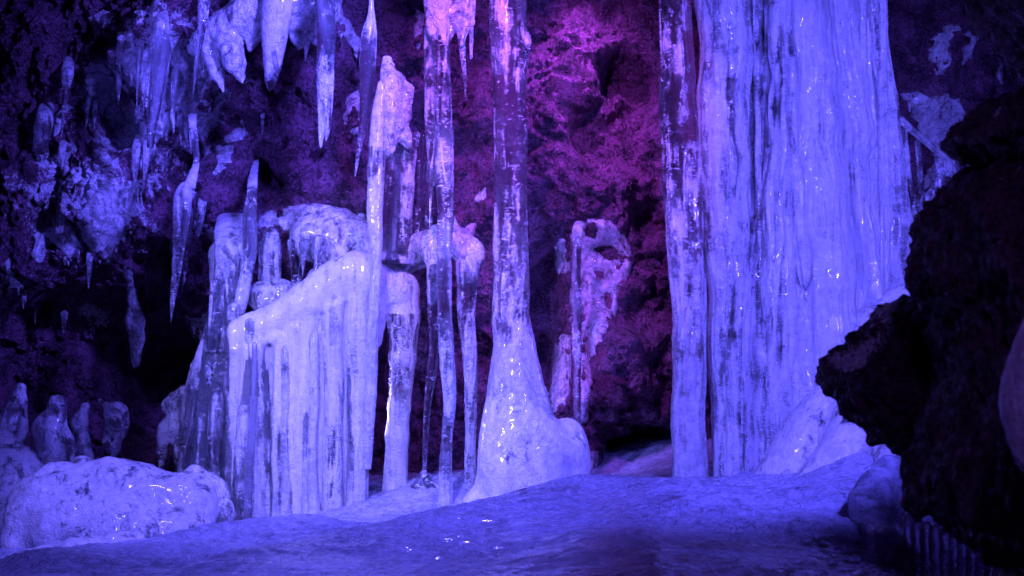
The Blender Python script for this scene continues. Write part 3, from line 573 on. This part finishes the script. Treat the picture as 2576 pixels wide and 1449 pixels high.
# --- clear column cluster left of the curtain
v = Vol((-2.2, -.45, -.1), (-1.3, .6, 1.9), .0125)
v.chain([(578, 575, .3, 28), (572, 640, .15, 38), (566, 800, .10, 46), (548, 950, .06, 56), (530, 1120, .02, 66), (520, 1310, 0, 76)], .05)
v.chain([(600, 800, .05, 30), (598, 1310, -.1, 34)], .03); v.chain([(505, 920, .05, 26), (480, 1050, .02, 30), (475, 1300, 0, 32)], .04)
V, F = v.mesh(); V = deform(V, F, .035, 8, 143, (1, 1, .3), .008, 40)
tag(mesh_obj('ice_mass', V, F, M_ICE, frost=.72 + 0 * V[:, 0], loc=tuple(P(530, 1300, 0))), 'cloudy ridged ice mass behind the glassy columns left of the milky curtain', 'ice mass')
G6 = 'glassy columns crowded left of the milky curtain'
for lab, pts, fr in [
    ('broad glassy column at the back of the left cluster rising to the frosted boulder rim', [(580, 535, .6, 26), (575, 565, .2, 34), (575, 620, .02, 34), (570, 720, -.04, 34), (560, 850, -.06, 32), (548, 1000, -.08, 30), (538, 1150, -.1, 28), (532, 1290, -.12, 30)], [.9, .85, .55, .45, .4, .4, .45, .6]),
    ('slanting glassy column in the left cluster, front left, banded with cracks', [(545, 700, -.15, 14), (540, 800, -.16, 20), (528, 900, -.18, 20), (515, 1000, -.2, 20), (505, 1100, -.2, 18), (498, 1270, -.22, 18)], [.3, .25, .3, .35, .35, .5]),
    ('outermost slanting column of the left cluster with a frosted skirt', [(520, 850, -.08, 12), (500, 920, -.1, 18), (485, 1000, -.1, 18), (475, 1080, -.1, 16), (468, 1180, -.1, 14)], [.8, .7, .4, .4, .5]),
    ('middle column of the left cluster sparkling with trapped bubbles', [(592, 760, -.2, 16), (590, 850, -.2, 20), (583, 950, -.22, 20), (578, 1050, -.24, 21), (570, 1150, -.26, 22), (566, 1300, -.28, 24)], [.6, .35, .3, .4, .3, .5]),
    ('thin bright column of the left cluster pressed against the curtain', [(628, 800, -.34, 10), (627, 900, -.36, 12), (622, 1000, -.37, 14), (612, 1060, -.38, 16), (606, 1150, -.38, 17), (600, 1310, -.38, 18)], [.5, .25, .3, .85, .5, .4]),
    ('dark glassy blade standing at the foot of the curtain\'s left edge', [(640, 860, -.42, 6), (640, 960, -.42, 8), (634, 1080, -.42, 9), (626, 1200, -.42, 10), (622, 1310, -.42, 11)], .12),
    ('short column between cluster and curtain with a cloudy top', [(545, 960, -.25, 16), (545, 1040, -.26, 20), (540, 1150, -.26, 17), (536, 1290, -.28, 18)], [.3, .7, .4, .5])]:
    col('ice_column', lab, 'ice column', pts, fr, group=G6, rn=.08, fl=.14, bend=.2)
G10 = 'thin icicles between the glassy cluster and the dark hollow'
for lab, pts in [('thin icicle hanging left of the broad glassy column of the cluster', [(548, 600, 0, 9), (545, 680, -.02, 7), (540, 780, -.03, 1)]), ('fine icicle hanging at the upper right of the broad glassy column', [(604, 610, -.1, 7), (604, 690, -.1, 5), (602, 770, -.1, 1)]),
                 ('frosted runner slanting from the hollow rim down to the outermost slanting column', [(530, 790, .05, 9), (515, 850, 0, 10), (495, 920, -.05, 9), (470, 985, -.05, 5)]), ('hair-thin icicle in front of the slanting glassy column', [(532, 740, -.2, 5), (528, 820, -.2, 4), (522, 900, -.2, 1)])]:
    icicle(lab, pts, .5, G10, hug=False)
col('ice_needle', 'thin glass needle leaning across the foot of the left cluster', 'icicle', [(493, 980, -.32, 7), (483, 1040, -.33, 8), (472, 1100, -.34, 7), (462, 1150, -.35, 3), (456, 1178, -.35, 1)], .15)
# small columns on the shelf behind the curtain
G7 = 'little ice legs on the shelf behind the curtain'
for lab, pts, fr in [
    ('leftmost little leg on the shelf, broad and frosted', [(680, 570, .1, 16), (680, 620, .1, 24), (682, 690, .1, 26), (684, 720, .1, 24)], .6),
    ('thin forked little leg on the shelf, its left prong', [(732, 600, .05, 10), (736, 650, .05, 8), (742, 690, .05, 9), (740, 750, .03, 9)], .35),
    ('thin forked little leg on the shelf, its right prong', [(768, 600, .05, 18), (762, 650, .05, 8), (755, 690, .05, 7), (745, 750, .03, 9)], .35),
    ('rightmost little leg on the shelf, springing from the round dome', [(800, 590, .05, 22), (800, 650, .05, 10), (798, 700, .05, 12)], .6),
    ('tiny clear leg next to the twisted stalk', [(655, 600, .05, 8), (656, 660, .05, 6), (655, 740, .05, 8)], .3)]:
    col('ice_pillar', lab, 'ice column', pts, fr, group=G7, rn=.1)
v = Vol((-1.8, -.3, 1.0), (-.75, .9, 1.9), .0125)
v.chain([(790, 600, .25, 60), (850, 600, .25, 66), (890, 620, .2, 60), (900, 660, .1, 40)], .06); v.chain([(720, 560, .3, 22), (780, 545, .3, 26), (850, 545, .3, 24)], .05)
v.chain([(660, 745, 0, 40), (700, 750, 0, 44), (750, 765, 0, 34), (800, 740, 0, 44)], .05); v.chain([(800, 700, .1, 30), (860, 690, .05, 44)], .05)
V, F = v.mesh(); V = deform(V, F, .022, 8, 73, (1, 1, 1), .006, 40)
tag(mesh_obj('ice_shelf', V, F, M_CRUST, frost=.8 + 0 * V[:, 0], loc=tuple(P(800, 740, .1))), 'dull frosted dome and shelf of ice behind the crest of the milky curtain', 'ice shelf')

v = Vol((-2.0, -.35, 2.35), (-1.0, .75, 3.3), .0125)
v.chain([(485, 125, .35, 18), (520, 105, .25, 32), (570, 75, .2, 46), (640, 30, .15, 60), (720, 0, .12, 74), (810, 0, .15, 70)], .06)
v.chain([(575, 110, .12, 36), (592, 160, .08, 26), (604, 190, .08, 13), (612, 212, .08, 4)], .03); v.chain([(530, 130, .2, 28), (548, 185, .15, 16), (562, 232, .15, 5)], .03); v.chain([(505, 130, .25, 20), (515, 190, .22, 9)], .03)
v.chain([(640, 80, .1, 30), (632, 120, .1, 12)], .03); v.chain([(765, 60, .1, 34), (758, 100, .1, 14), (750, 130, .1, 4)], .03); v.chain([(790, 60, .12, 30), (796, 105, .12, 10)], .03); v.chain([(735, 70, .1, 20), (738, 112, .1, 5)], .03)
V, F = v.mesh(); V = deform(V, F, .02, 9, 113, (1, 1, .6), .007, 45)
tag(mesh_obj('ice_drape', V, F, M_CRUST, frost=.82 + 0 * V[:, 0], loc=tuple(P(650, 60, .1))), 'large frosty drape with scalloped lower edge across the upper left rock', 'ice drape')
# --- holed ice sheet right of the centre column
col('ice_column', 'slim glassy column with bright edges along the left side of the holed ice sheet', 'ice column', [(1456, 555, .3, 10), (1450, 585, .15, 13), (1449, 640, .12, 13), (1449, 800, .12, 13), (1449, 950, .12, 12), (1446, 1075, .12, 13)], [.9, .7, .3, .3, .3, .4], rn=.03, fl=.04)
# ------------------------------------------------------------------ frost crusts that follow the rock
def polyd(px, py, poly):
    """signed distance (px) to a polygon, negative inside"""
    pts = np.array(poly, float); d = np.full(px.shape, 1e9); ins = np.zeros(px.shape, bool)
    for a, b in zip(pts, np.roll(pts, -1, 0)):
        e = b - a; wx_, wy_ = px - a[0], py - a[1]; t = np.clip((wx_ * e[0] + wy_ * e[1]) / max(e @ e, 1e-9), 0, 1)
        d = np.minimum(d, (wx_ - t * e[0]) ** 2 + (wy_ - t * e[1]) ** 2)
        c = ((a[1] > py) != (b[1] > py)) & (px < (b[0] - a[0]) * (py - a[1]) / (b[1] - a[1] + 1e-12) + a[0]); ins ^= c
    d = np.sqrt(d); return np.where(ins, -d, d)
_k = [0]
def crust(label, poly, T=.06, fr=.85, group=None, yn=.6, name='frost_crust', cat='frost patch', mat=None, holes=(), drips=4, nz=1.0):
    _k[0] += 1; f = (yn + 10) / 10
    pl = np.array(poly, float); x0, x1 = pl[:, 0].min() - 40, pl[:, 0].max() + 40; y0, y1 = pl[:, 1].min() - 40, pl[:, 1].max() + 40
    xs = np.arange((x0 - 1288) * S * f, (x1 - 1288) * S * f, .009); zs = np.arange(CZ - (y1 - 724.5) * S * f, CZ - (y0 - 724.5) * S * f, .009)
    A, B = np.meshgrid(xs, zs, indexing='ij'); U = A / (S * f) + 1288; W = 724.5 - (B - CZ) / (S * f)
    pn = np.stack([A.ravel(), B.ravel(), 0 * A.ravel() + _k[0]], 1)
    n1 = fbm(pn * np.array([9, 5, 1]), 4, 3).reshape(A.shape); n2 = fbm(pn * np.array([30, 26, 1]), 3, 4).reshape(A.shape)
    d = polyd(U, W, poly)
    for hp in holes: d = np.maximum(d, -polyd(U, W, hp))
    d = d + nz * (9 * n1 + 5 * n2)
    t = T * .8 * (1 - np.exp(np.minimum(0, d) / 16)) + .04 * n1 + .014 * n2 - .16 * np.clip(d / 14, 0, 1)
    Yc = wall_at(WB, A, B) - t - .015
    Yw = wall_at(WY, A, B)
    keep = (Yc < Yw + .03) & (d < 13)
    F = grid_faces(len(xs), len(zs))[:, ::-1]; kf = keep.ravel()[F].all(1); F = F[kf]
    if not len(F): return
    V = np.stack([A.ravel(), Yc.ravel(), B.ravel()], 1)
    # give it a back: a closed shell sunk into the rock
    n = len(V); Vb = V + np.array([0, .12, 0]); E = np.vstack([F[:, [0, 1]], F[:, [1, 2]], F[:, [2, 3]], F[:, [3, 0]]])
    key = E[:, 0].astype(np.int64) * n + E[:, 1]; rev = E[:, 1].astype(np.int64) * n + E[:, 0]; bd = E[~np.isin(key, rev)]
    Fs = np.stack([bd[:, 1], bd[:, 0], bd[:, 0] + n, bd[:, 1] + n], 1)
    F = np.vstack([F, F[:, ::-1] + n, Fs]); V = np.vstack([V, Vb])
    us, inv = np.unique(F, return_inverse=True); V = V[us]; F = inv.reshape(F.shape)
    o = mesh_obj(name, V, F, mat or M_CRUST, frost=fr + 0 * V[:, 0], loc=tuple(V[V[:, 2].argmin()]))
    # drips along the lower rim
    rr = np.random.RandomState(_k[0]); low = keep[:, 1:] & ~keep[:, :-1]; I = np.argwhere(low)
    if len(I) and drips:
        for i_, j_ in I[rr.permutation(len(I))[:drips]]:
            x_, y_, z_ = A[i_, j_ + 1], Yc[i_, j_ + 1], B[i_, j_ + 1]; d_ = (y_ + 10) / 10; ux, uy = x_ / (S * d_) + 1288, 724.5 - (z_ - CZ) / (S * d_); l_ = 12 + 32 * rr.rand() ** 2
            Vd, Fd, fd = col_mesh([(ux, uy - 10, y_ + .03, 6), (ux, uy, y_ - .004, 5), (ux + 1, uy + l_ * .5, y_ - .008, 3), (ux + 2, uy + l_, y_ - .008, .8)], [.9, .8, .5, .5], segs=12)
            mesh_obj('drip', Vd, Fd, M_ICE, o, fd)
    return tag(o, label, cat, group)
GC = 'frost patches clinging to the rock wall'
CR = [
 ('large frosty drape with scalloped lower edge across the upper left rock', [(470, 110), (520, 75), (560, 40), (610, 0), (640, -60), (800, -60), (800, 95), (770, 85), (745, 130), (728, 100), (712, 95), (690, 140), (670, 130), (655, 90), (632, 130), (618, 200), (598, 165), (575, 230), (560, 150), (530, 130), (545, 190), (515, 190), (490, 150)], .10),
 ('sparkling frost sheet running down from the upper left icicle bundle', [(400, -20), (430, 10), (440, 90), (470, 160), (500, 220), (530, 290), (500, 310), (455, 285), (430, 255), (420, 200), (405, 150), (398, 70)], .07),
 ('narrow frost tongue with a rim of drips below the sparkling sheet', [(412, 200), (435, 230), (450, 255), (490, 290), (510, 330), (500, 400), (480, 340), (440, 300), (420, 260)], .05),
 ('pale frost wedge pointing down left of the dark upper rock', [(580, 290), (590, 330), (575, 380), (560, 435), (545, 440), (535, 380), (525, 350), (555, 320)], .04),
 ('frost tongue ending in two drips on the left wall', [(330, 300), (355, 300), (370, 330), (378, 370), (362, 400), (335, 395), (325, 350)], .05),
 ('hooked frost patch low on the far left wall', [(125, 350), (160, 355), (175, 370), (155, 400), (165, 440), (148, 445), (135, 400), (110, 380)], .04),
 ('dim frost patch at the top left corner of the rock', [(195, 30), (240, 10), (290, 30), (270, 60), (220, 80)], .03),
 ('frost patch with two downward points on the lower left wall', [(85, 590), (130, 560), (160, 480), (190, 500), (175, 560), (185, 620), (165, 660), (130, 620), (110, 600), (95, 680), (75, 640)], .06),
 ('broad mottled frost patch in the middle of the left wall', [(195, 560), (230, 510), (260, 470), (320, 480), (340, 520), (320, 570), (280, 620), (250, 660), (220, 640), (200, 600)], .05),
 ('small bright frost patch above the mottled one', [(290, 465), (320, 450), (350, 440), (345, 465), (310, 490)], .04),
 ('frost patch beside the thick spikes of the upper left bundle', [(300, 90), (345, 80), (355, 140), (340, 190), (310, 180), (295, 140)], .04),
 ('dim drooping frost patch left of the dark central hollow', [(180, 140), (240, 150), (250, 210), (240, 280), (205, 270), (180, 230)], .04),
 ('slanted frost streak on the far left edge', [(90, 300), (130, 240), (145, 260), (120, 320), (95, 350)], .04),
 ('frost collar wrapped below the round dark boulder', [(440, 500), (480, 470), (500, 490), (520, 560), (560, 590), (600, 570), (620, 540), (650, 560), (640, 640), (560, 660), (530, 640), (505, 580), (485, 530), (450, 540)], .06),
 ('lacy frost strip on the shelf rim behind the curtain', [(650, 540), (700, 520), (790, 510), (860, 530), (920, 540), (925, 580), (850, 560), (760, 550), (690, 570), (655, 590)], .05),
 ('frost fragment between the hanging needle and the bright slim column', [(860, 230), (890, 215), (905, 250), (905, 330), (880, 330), (862, 290)], .04),
 ('frost patch at the head of the left glassy icicle by the picture top', [(850, 20), (880, 60), (905, 100), (890, 130), (860, 90)], .03),
 ('narrow frost strip left of the long slender column near the picture top', [(1045, 20), (1062, 30), (1064, 110), (1050, 130), (1040, 80)], .04),
 ('broken frost patch on the rock under the left hollow, beside the cluster', [(400, 800), (470, 790), (495, 850), (470, 900), (430, 895), (395, 850)], .05),
 ('frost skirt sloping down to the left of the glassy cluster', [(500, 880), (520, 900), (500, 960), (460, 1000), (410, 1010), (430, 980), (470, 930)], .06),
 ('small frost flake on the purple rock near the ledge', [(1205, 480), (1225, 465), (1220, 500), (1195, 500)], .03),
 ('ragged frost strip in the hollow left of the slim glassy column', [(1400, 590), (1425, 600), (1432, 700), (1425, 720), (1405, 660)], .05),
 ('dim frost fan low in the hollow behind the thickest column', [(1400, 860), (1430, 850), (1435, 1000), (1390, 1060), (1385, 1000)], .06),
 ('pale ice block on the floor in the dark gap under the rock', [(1480, 1140), (1540, 1150), (1545, 1210), (1480, 1210)], .10),
 ('bright forked frost patch high on the right rock', [(2425, 45), (2455, 50), (2470, 85), (2455, 130), (2440, 150), (2440, 100), (2425, 80)], .05),
 ('dim frost patch at the right border of the rock', [(2520, 140), (2545, 150), (2550, 185), (2530, 210)], .04),
 ('wide frosty drape on the right rock above the near boulder', [(2335, 260), (2380, 225), (2420, 230), (2440, 280), (2420, 330), (2385, 380), (2375, 460), (2340, 470), (2350, 380), (2325, 330)], .07),
 ('hooked frost patch on the right rock near the waterfall', [(2310, 215), (2350, 210), (2375, 230), (2350, 245), (2320, 235)], .04),
 ('frost speckled patch right of the forked one', [(2395, 60), (2415, 60), (2420, 140), (2400, 170), (2385, 110)], .03),
 ('small frost patch high on the left, beside the hollow', [(250, 250), (290, 235), (300, 270), (270, 300), (245, 290)], .03),
 ('frosted lower lip of the left rock above the dark cave', [(120, 780), (150, 760), (170, 790), (160, 830), (135, 820)], .04),
 ('dim frost hook at the extreme left edge', [(15, 660), (30, 650), (35, 720), (25, 770), (12, 720)], .05),
]
crust('white ice sheet pierced by dark holes, running down the rock right of the thickest column', [(1438, 570), (1480, 545), (1535, 545), (1568, 572), (1592, 610), (1602, 660), (1588, 700), (1560, 730), (1562, 775), (1540, 810), (1510, 860), (1486, 910), (1490, 960), (1482, 1010), (1480, 1070), (1450, 1080), (1440, 900)],
      .075, .8, name='ice_sheet', cat='ice sheet', mat=M_CRUST, yn=.5, nz=1.5, drips=0, holes=([(1500, 625), (1522, 612), (1552, 618), (1560, 640), (1542, 656), (1520, 640)], [(1508, 684), (1528, 680), (1532, 700), (1514, 706)], [(1484, 566), (1502, 574), (1498, 592), (1480, 586)], [(1566, 640), (1578, 636), (1580, 660), (1568, 662)], [(1530, 740), (1545, 744), (1538, 775), (1526, 770)], [(1468, 770), (1478, 776), (1476, 810), (1467, 806)], [(1470, 850), (1478, 850), (1476, 960), (1468, 960)]))
for lab, poly, T in CR[1:]: crust(lab, poly, T, group=GC, drips=9 if poly[0][0] < 700 else 4)

# ------------------------------------------------------------------ right background: ice bridge and its hangers
col('ice_bar', 'rough white ice bridge slanting down from the waterfall to the right rock', 'ice bridge', [(2255, 290, 0, 12), (2290, 325, 0, 13), (2320, 350, 0, 12), (2350, 375, 0, 12), (2385, 420, .05, 14)], .9, mat=M_CRUST, rn=.25, fl=.3)
G8 = 'ice rods under the slanting bridge at the right'
for lab, pts in [('left glassy rod under the slanting bridge', [(2272, 320, 0, 10), (2282, 400, 0, 9), (2298, 500, 0, 8), (2305, 560, 0, 8)]), ('middle glassy rod under the slanting bridge', [(2308, 350, 0, 7), (2312, 420, 0, 8), (2318, 495, 0, 9)]),
                 ('broad frosted rod under the right end of the bridge', [(2362, 390, .05, 16), (2362, 450, .05, 18), (2352, 520, .05, 30)]), ('thin right rod tucked behind the near boulder', [(2400, 395, .1, 12), (2400, 450, .1, 12)])]:
    col('ice_rod', lab, 'ice column', pts, .45, group=G8, rn=.1)
col('ice_mound', 'frosted ice foot between the waterfall and the near boulder', 'ice mound', [(2350, 470, .05, 14), (2325, 540, .05, 26), (2310, 620, 0, 30), (2305, 700, 0, 36), (2300, 780, 0, 50)], .75, mat=M_CRUST, rn=.15)

# ------------------------------------------------------------------ lower left: mounds and dim stalagmites
v = Vol((-2.9, -2.2, -.25), (-1.25, -.4, .62), .0135)
v.chain([(60, 1330, -1.25, 50), (110, 1275, -1.2, 70), (190, 1250, -1.1, 85), (280, 1245, -1.1, 85), (360, 1255, -1.1, 82), (430, 1265, -1.1, 72), (480, 1262, -1.1, 62)], .08)
v.chain([(205, 1165, -.95, 26), (250, 1190, -1, 30)], .05); v.chain([(300, 1190, -1.0, 32), (360, 1205, -1.0, 32)], .06); v.chain([(475, 1225, -1.1, 45), (500, 1290, -1.15, 42), (490, 1340, -1.2, 48)], .06)
v.chain([(55, 1290, -1.3, 32), (35, 1360, -1.35, 28), (30, 1400, -1.4, 30)], .05); v.chain([(140, 1330, -1.3, 90), (300, 1350, -1.3, 90), (450, 1360, -1.3, 70)], .08)
v.chain([(340, 1325, -1.7, 26), (370, 1330, -1.7, 24)], .06); v.chain([(60, 1430, -2.0, 40), (200, 1410, -1.9, 45), (330, 1390, -1.8, 50)], .1)
V, F = v.mesh(); V = deform(V, F, .045, 4.5, 93, (1, 1, 1), .008, 30)
tag(mesh_obj('ice_mound', V, F, M_MOUND, frost=.8 + .1 * vn(V * 5, 3), loc=tuple(P(280, 1390, -1.2))), 'big rounded milky ice mound with humps at the lower left', 'ice mound')
def blob(label, chains, lo, hi, fr=.8, name='ice_stalagmite', cat='stalagmite', mat=None, group=None, h=.0135, am=.014, k=.04):
    v = Vol(lo, hi, h)
    for c in chains: v.chain(c, k)
    V, F = v.mesh(); V = deform(V, F, am, 9, int(lo[0] * 10) % 97, (1, 1, 1), .004, 40)
    return tag(mesh_obj(name, V, F, mat or M_MOUND, frost=fr + 0 * V[:, 0], loc=tuple(V[V[:, 2].argmin()])), label, cat, group)
G9 = 'dim ice stumps in the dark cave at the lower left'
blob('dim blue mound sloping out of the picture at the left edge', [[(-60, 1180, -.3, 80), (20, 1220, -.3, 90), (50, 1330, -.4, 110)], [(0, 1130, -.2, 50), (40, 1180, -.3, 60)]], (-3.5, -1.2, -.3), (-2.2, .4, .8), .7, 'ice_mound', 'ice mound')
blob('dim stalagmite with a rounded head and sloping shoulders', [[(145, 1012, .5, 22), (140, 1045, .5, 24)], [(125, 1075, .5, 42), (140, 1120, .5, 44), (150, 1200, .5, 46), (150, 1290, .5, 60)], [(95, 1080, .5, 14), (110, 1100, .5, 20)]], (-3.1, .1, -.2), (-2.4, 1.1, .85), .6, group=G9)
blob('dim bent stalagmite right of the one with shoulders', [[(215, 1025, .6, 14), (198, 1060, .6, 20), (205, 1110, .6, 18), (215, 1160, .6, 24), (215, 1290, .6, 40)]], (-3.0, .2, -.25), (-2.3, 1.1, .8), .6, group=G9)
blob('glittering ice ball on a crooked stem in the dark cave', [[(248, 1005, .5, 7), (270, 1020, .5, 10)], [(290, 1040, .5, 32), (297, 1062, .5, 30)], [(305, 1080, .5, 12), (290, 1130, .5, 7), (272, 1180, .5, 7), (268, 1270, .5, 14)], [(270, 1080, .5, 10), (265, 1120, .5, 9)]], (-2.8, .2, -.2), (-2.1, .9, .85), .55, group=G9)
blob('faint tall stump at the far left edge', [[(52, 975, .7, 14), (45, 1010, .7, 20), (30, 1070, .7, 40), (20, 1250, .7, 60)]], (-3.5, .3, -.3), (-2.8, 1.2, .85), .6, group=G9)
blob('two-legged ice lump beside the glassy cluster', [[(425, 1020, .2, 20), (440, 1010, .2, 22), (470, 985, .15, 20)], [(420, 1080, .2, 26), (440, 1070, .2, 30)], [(408, 1100, .2, 18), (406, 1140, .2, 11), (405, 1250, .2, 9)], [(445, 1090, .2, 16), (452, 1150, .2, 12), (455, 1250, .2, 14)]], (-2.3, -.1, -.1), (-1.7, .6, .85), .6, group=G9)
blob('dim diamond-shaped ice drop hanging in the dark hollow', [[(318, 672, .75, 12), (322, 690, .4, 8), (332, 735, .3, 9)], [(332, 735, .3, 9), (335, 760, .3, 12)], [(335, 760, .3, 12), (340, 810, .3, 22), (345, 850, .3, 18), (342, 915, .3, 14)]], (-2.6, .1, .75), (-2.1, .6, 1.5), .75, 'ice_drop', 'icicle', M_CRUST)
col('icicle', 'short dim drip under the left rock lip above the dark cave', 'icicle', [(162, 780, .3, 10), (162, 800, .3, 8), (160, 840, .3, 2)], .6)
blob('round smooth ice hump right behind the big mound at the cluster foot', [[(490, 1200, -.5, 30), (530, 1240, -.5, 40), (550, 1290, -.6, 44)]], (-2.0, -.95, -.1), (-1.4, -.1, .6), .6, 'ice_mound', 'ice mound')

# ------------------------------------------------------------------ foreground rocks (right)
def polyrock(name, label, poly, y0, hy, h, fr, bul, seed, lump=.07, tap=.27, lit_glaze=.25):
    f = (y0 + 10) / 10; pl = np.array(poly, float)
    x0, x1 = (pl[:, 0].min() - 60 - 1288) * S * f, (pl[:, 0].max() + 60 - 1288) * S * f; z0, z1 = CZ - (pl[:, 1].max() + 60 - 724.5) * S * f, CZ - (pl[:, 1].min() - 60 - 724.5) * S * f
    v = Vol((x0, y0 - hy - .1, z0), (x1, y0 + hy + .1, z1), h)
    gx = v.lo[0] + h * np.arange(v.n[0]); gy = v.lo[1] + h * np.arange(v.n[1]); gz = v.lo[2] + h * np.arange(v.n[2])
    A, B = np.meshgrid(gx, gz, indexing='ij'); d = polyd(A / (S * f) + 1288, 724.5 - (B - CZ) / (S * f), poly) * S * f
    yy = np.abs(gy - y0) / hy
    D = d[:, None, :] + (bul * yy ** 2 + tap * np.maximum(0, gy - y0))[None, :, None]; E = (np.abs(gy - y0) - hy)[None, :, None] + 0 * D
    v.d = np.clip(np.maximum(D, E), -.3, .3)
    V, F = v.mesh(); n = normals(V, F)
    a = worley(V * 4.5, seed)[0]; b = worley(V * 14, seed + 3)[0]; c = worley(V * 40, seed + 5)[0]
    V = V + n * (lump * (.45 - a) + .035 * (.5 - b) + .018 * (.5 - c) + .02 * fbm(V * 22, 4, seed, .7))[:, None]
    o = mesh_obj(name, V, F, M_FROCK, frost=fr + lit_glaze * sstep(.25, .8, n[:, 2]), loc=tuple(V[V[:, 2].argmin()]))  # upward faces frosted paler: icy coat plus a painted lit rim
    return tag(o, label, 'rock')
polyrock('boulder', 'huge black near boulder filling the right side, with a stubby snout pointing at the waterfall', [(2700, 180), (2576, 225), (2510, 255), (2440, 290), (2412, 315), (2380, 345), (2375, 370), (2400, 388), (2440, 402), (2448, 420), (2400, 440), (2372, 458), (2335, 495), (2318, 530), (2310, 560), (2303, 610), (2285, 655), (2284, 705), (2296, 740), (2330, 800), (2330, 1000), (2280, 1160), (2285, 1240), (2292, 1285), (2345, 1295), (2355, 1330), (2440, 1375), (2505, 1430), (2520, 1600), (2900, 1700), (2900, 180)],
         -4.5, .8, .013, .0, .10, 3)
polyrock('boulder', 'dark wedge-shaped rock with an icy top paled for its lit rim, poking left in front of the waterfall foot', [(2450, 700), (2300, 735), (2255, 755), (2205, 785), (2160, 825), (2115, 870), (2072, 908), (2055, 940), (2060, 972), (2092, 1003), (2122, 1042), (2165, 1085), (2178, 1112), (2215, 1122), (2260, 1152), (2330, 1160), (2500, 1100)],
         -3.9, .4, .014, 0, .10, 23, lump=.035, lit_glaze=.55)
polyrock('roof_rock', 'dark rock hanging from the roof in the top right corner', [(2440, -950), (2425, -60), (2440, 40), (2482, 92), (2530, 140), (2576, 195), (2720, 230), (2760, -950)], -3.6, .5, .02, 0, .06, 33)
# lens-shaped icicle very near the camera at the right border
t = icicle('blurred purple icicle bulging in from the right border, very near', [(2600, 760, -5.6, 8), (2602, 850, -5.6, 48), (2602, 950, -5.6, 78), (2602, 1040, -5.6, 82), (2600, 1120, -5.6, 62), (2592, 1180, -5.6, 26), (2588, 1200, -5.6, 6)], .8, hug=False)

# lower right ice flap and hanging flutes
v = Vol((1.55, -2.9, -.2), (2.6, -1.6, .65), .013)
v.chain([(2265, 1165, -1.9, 24), (2235, 1190, -2.0, 36), (2205, 1230, -2.1, 42), (2190, 1290, -2.2, 44)], .05); v.chain([(2265, 1190, -2.1, 26), (2262, 1250, -2.2, 20), (2268, 1320, -2.25, 8)], .04)
v.chain([(2225, 1230, -2.2, 26), (2232, 1290, -2.3, 14), (2240, 1350, -2.3, 6)], .04); v.chain([(2160, 1290, -2.1, 50), (2130, 1370, -2.3, 80)], .08); v.chain([(2190, 1300, -2.2, 50), (2220, 1400, -2.5, 70), (2240, 1470, -2.6, 80)], .08)
V, F = v.mesh(); V = deform(V, F, .016, 8, 103, (1, 1, .5), .005, 40)
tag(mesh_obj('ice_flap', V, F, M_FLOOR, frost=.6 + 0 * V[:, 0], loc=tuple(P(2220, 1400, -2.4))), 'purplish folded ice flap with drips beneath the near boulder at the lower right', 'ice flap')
t = thing('icicle_curtain', P(2390, 1330, -2.6), 'row of dim purple fused icicles hanging at the bottom right corner', 'icicle row')
rnd = random.Random(5)
for i in range(11):
    x = 2285 + i * 22; y = 1290 + (i * 9.5)
    col('spike', None, None, [(x, y, -2.6, 15), (x + 2, y + 60, -2.62, 13 - (i % 3)), (x + 3, y + 130, -2.62, 11), (x + 4, y + 200 + rnd.random() * 60, -2.62, 5)], .45, parent=t, mat=M_ICE, rn=.1, segs=20)
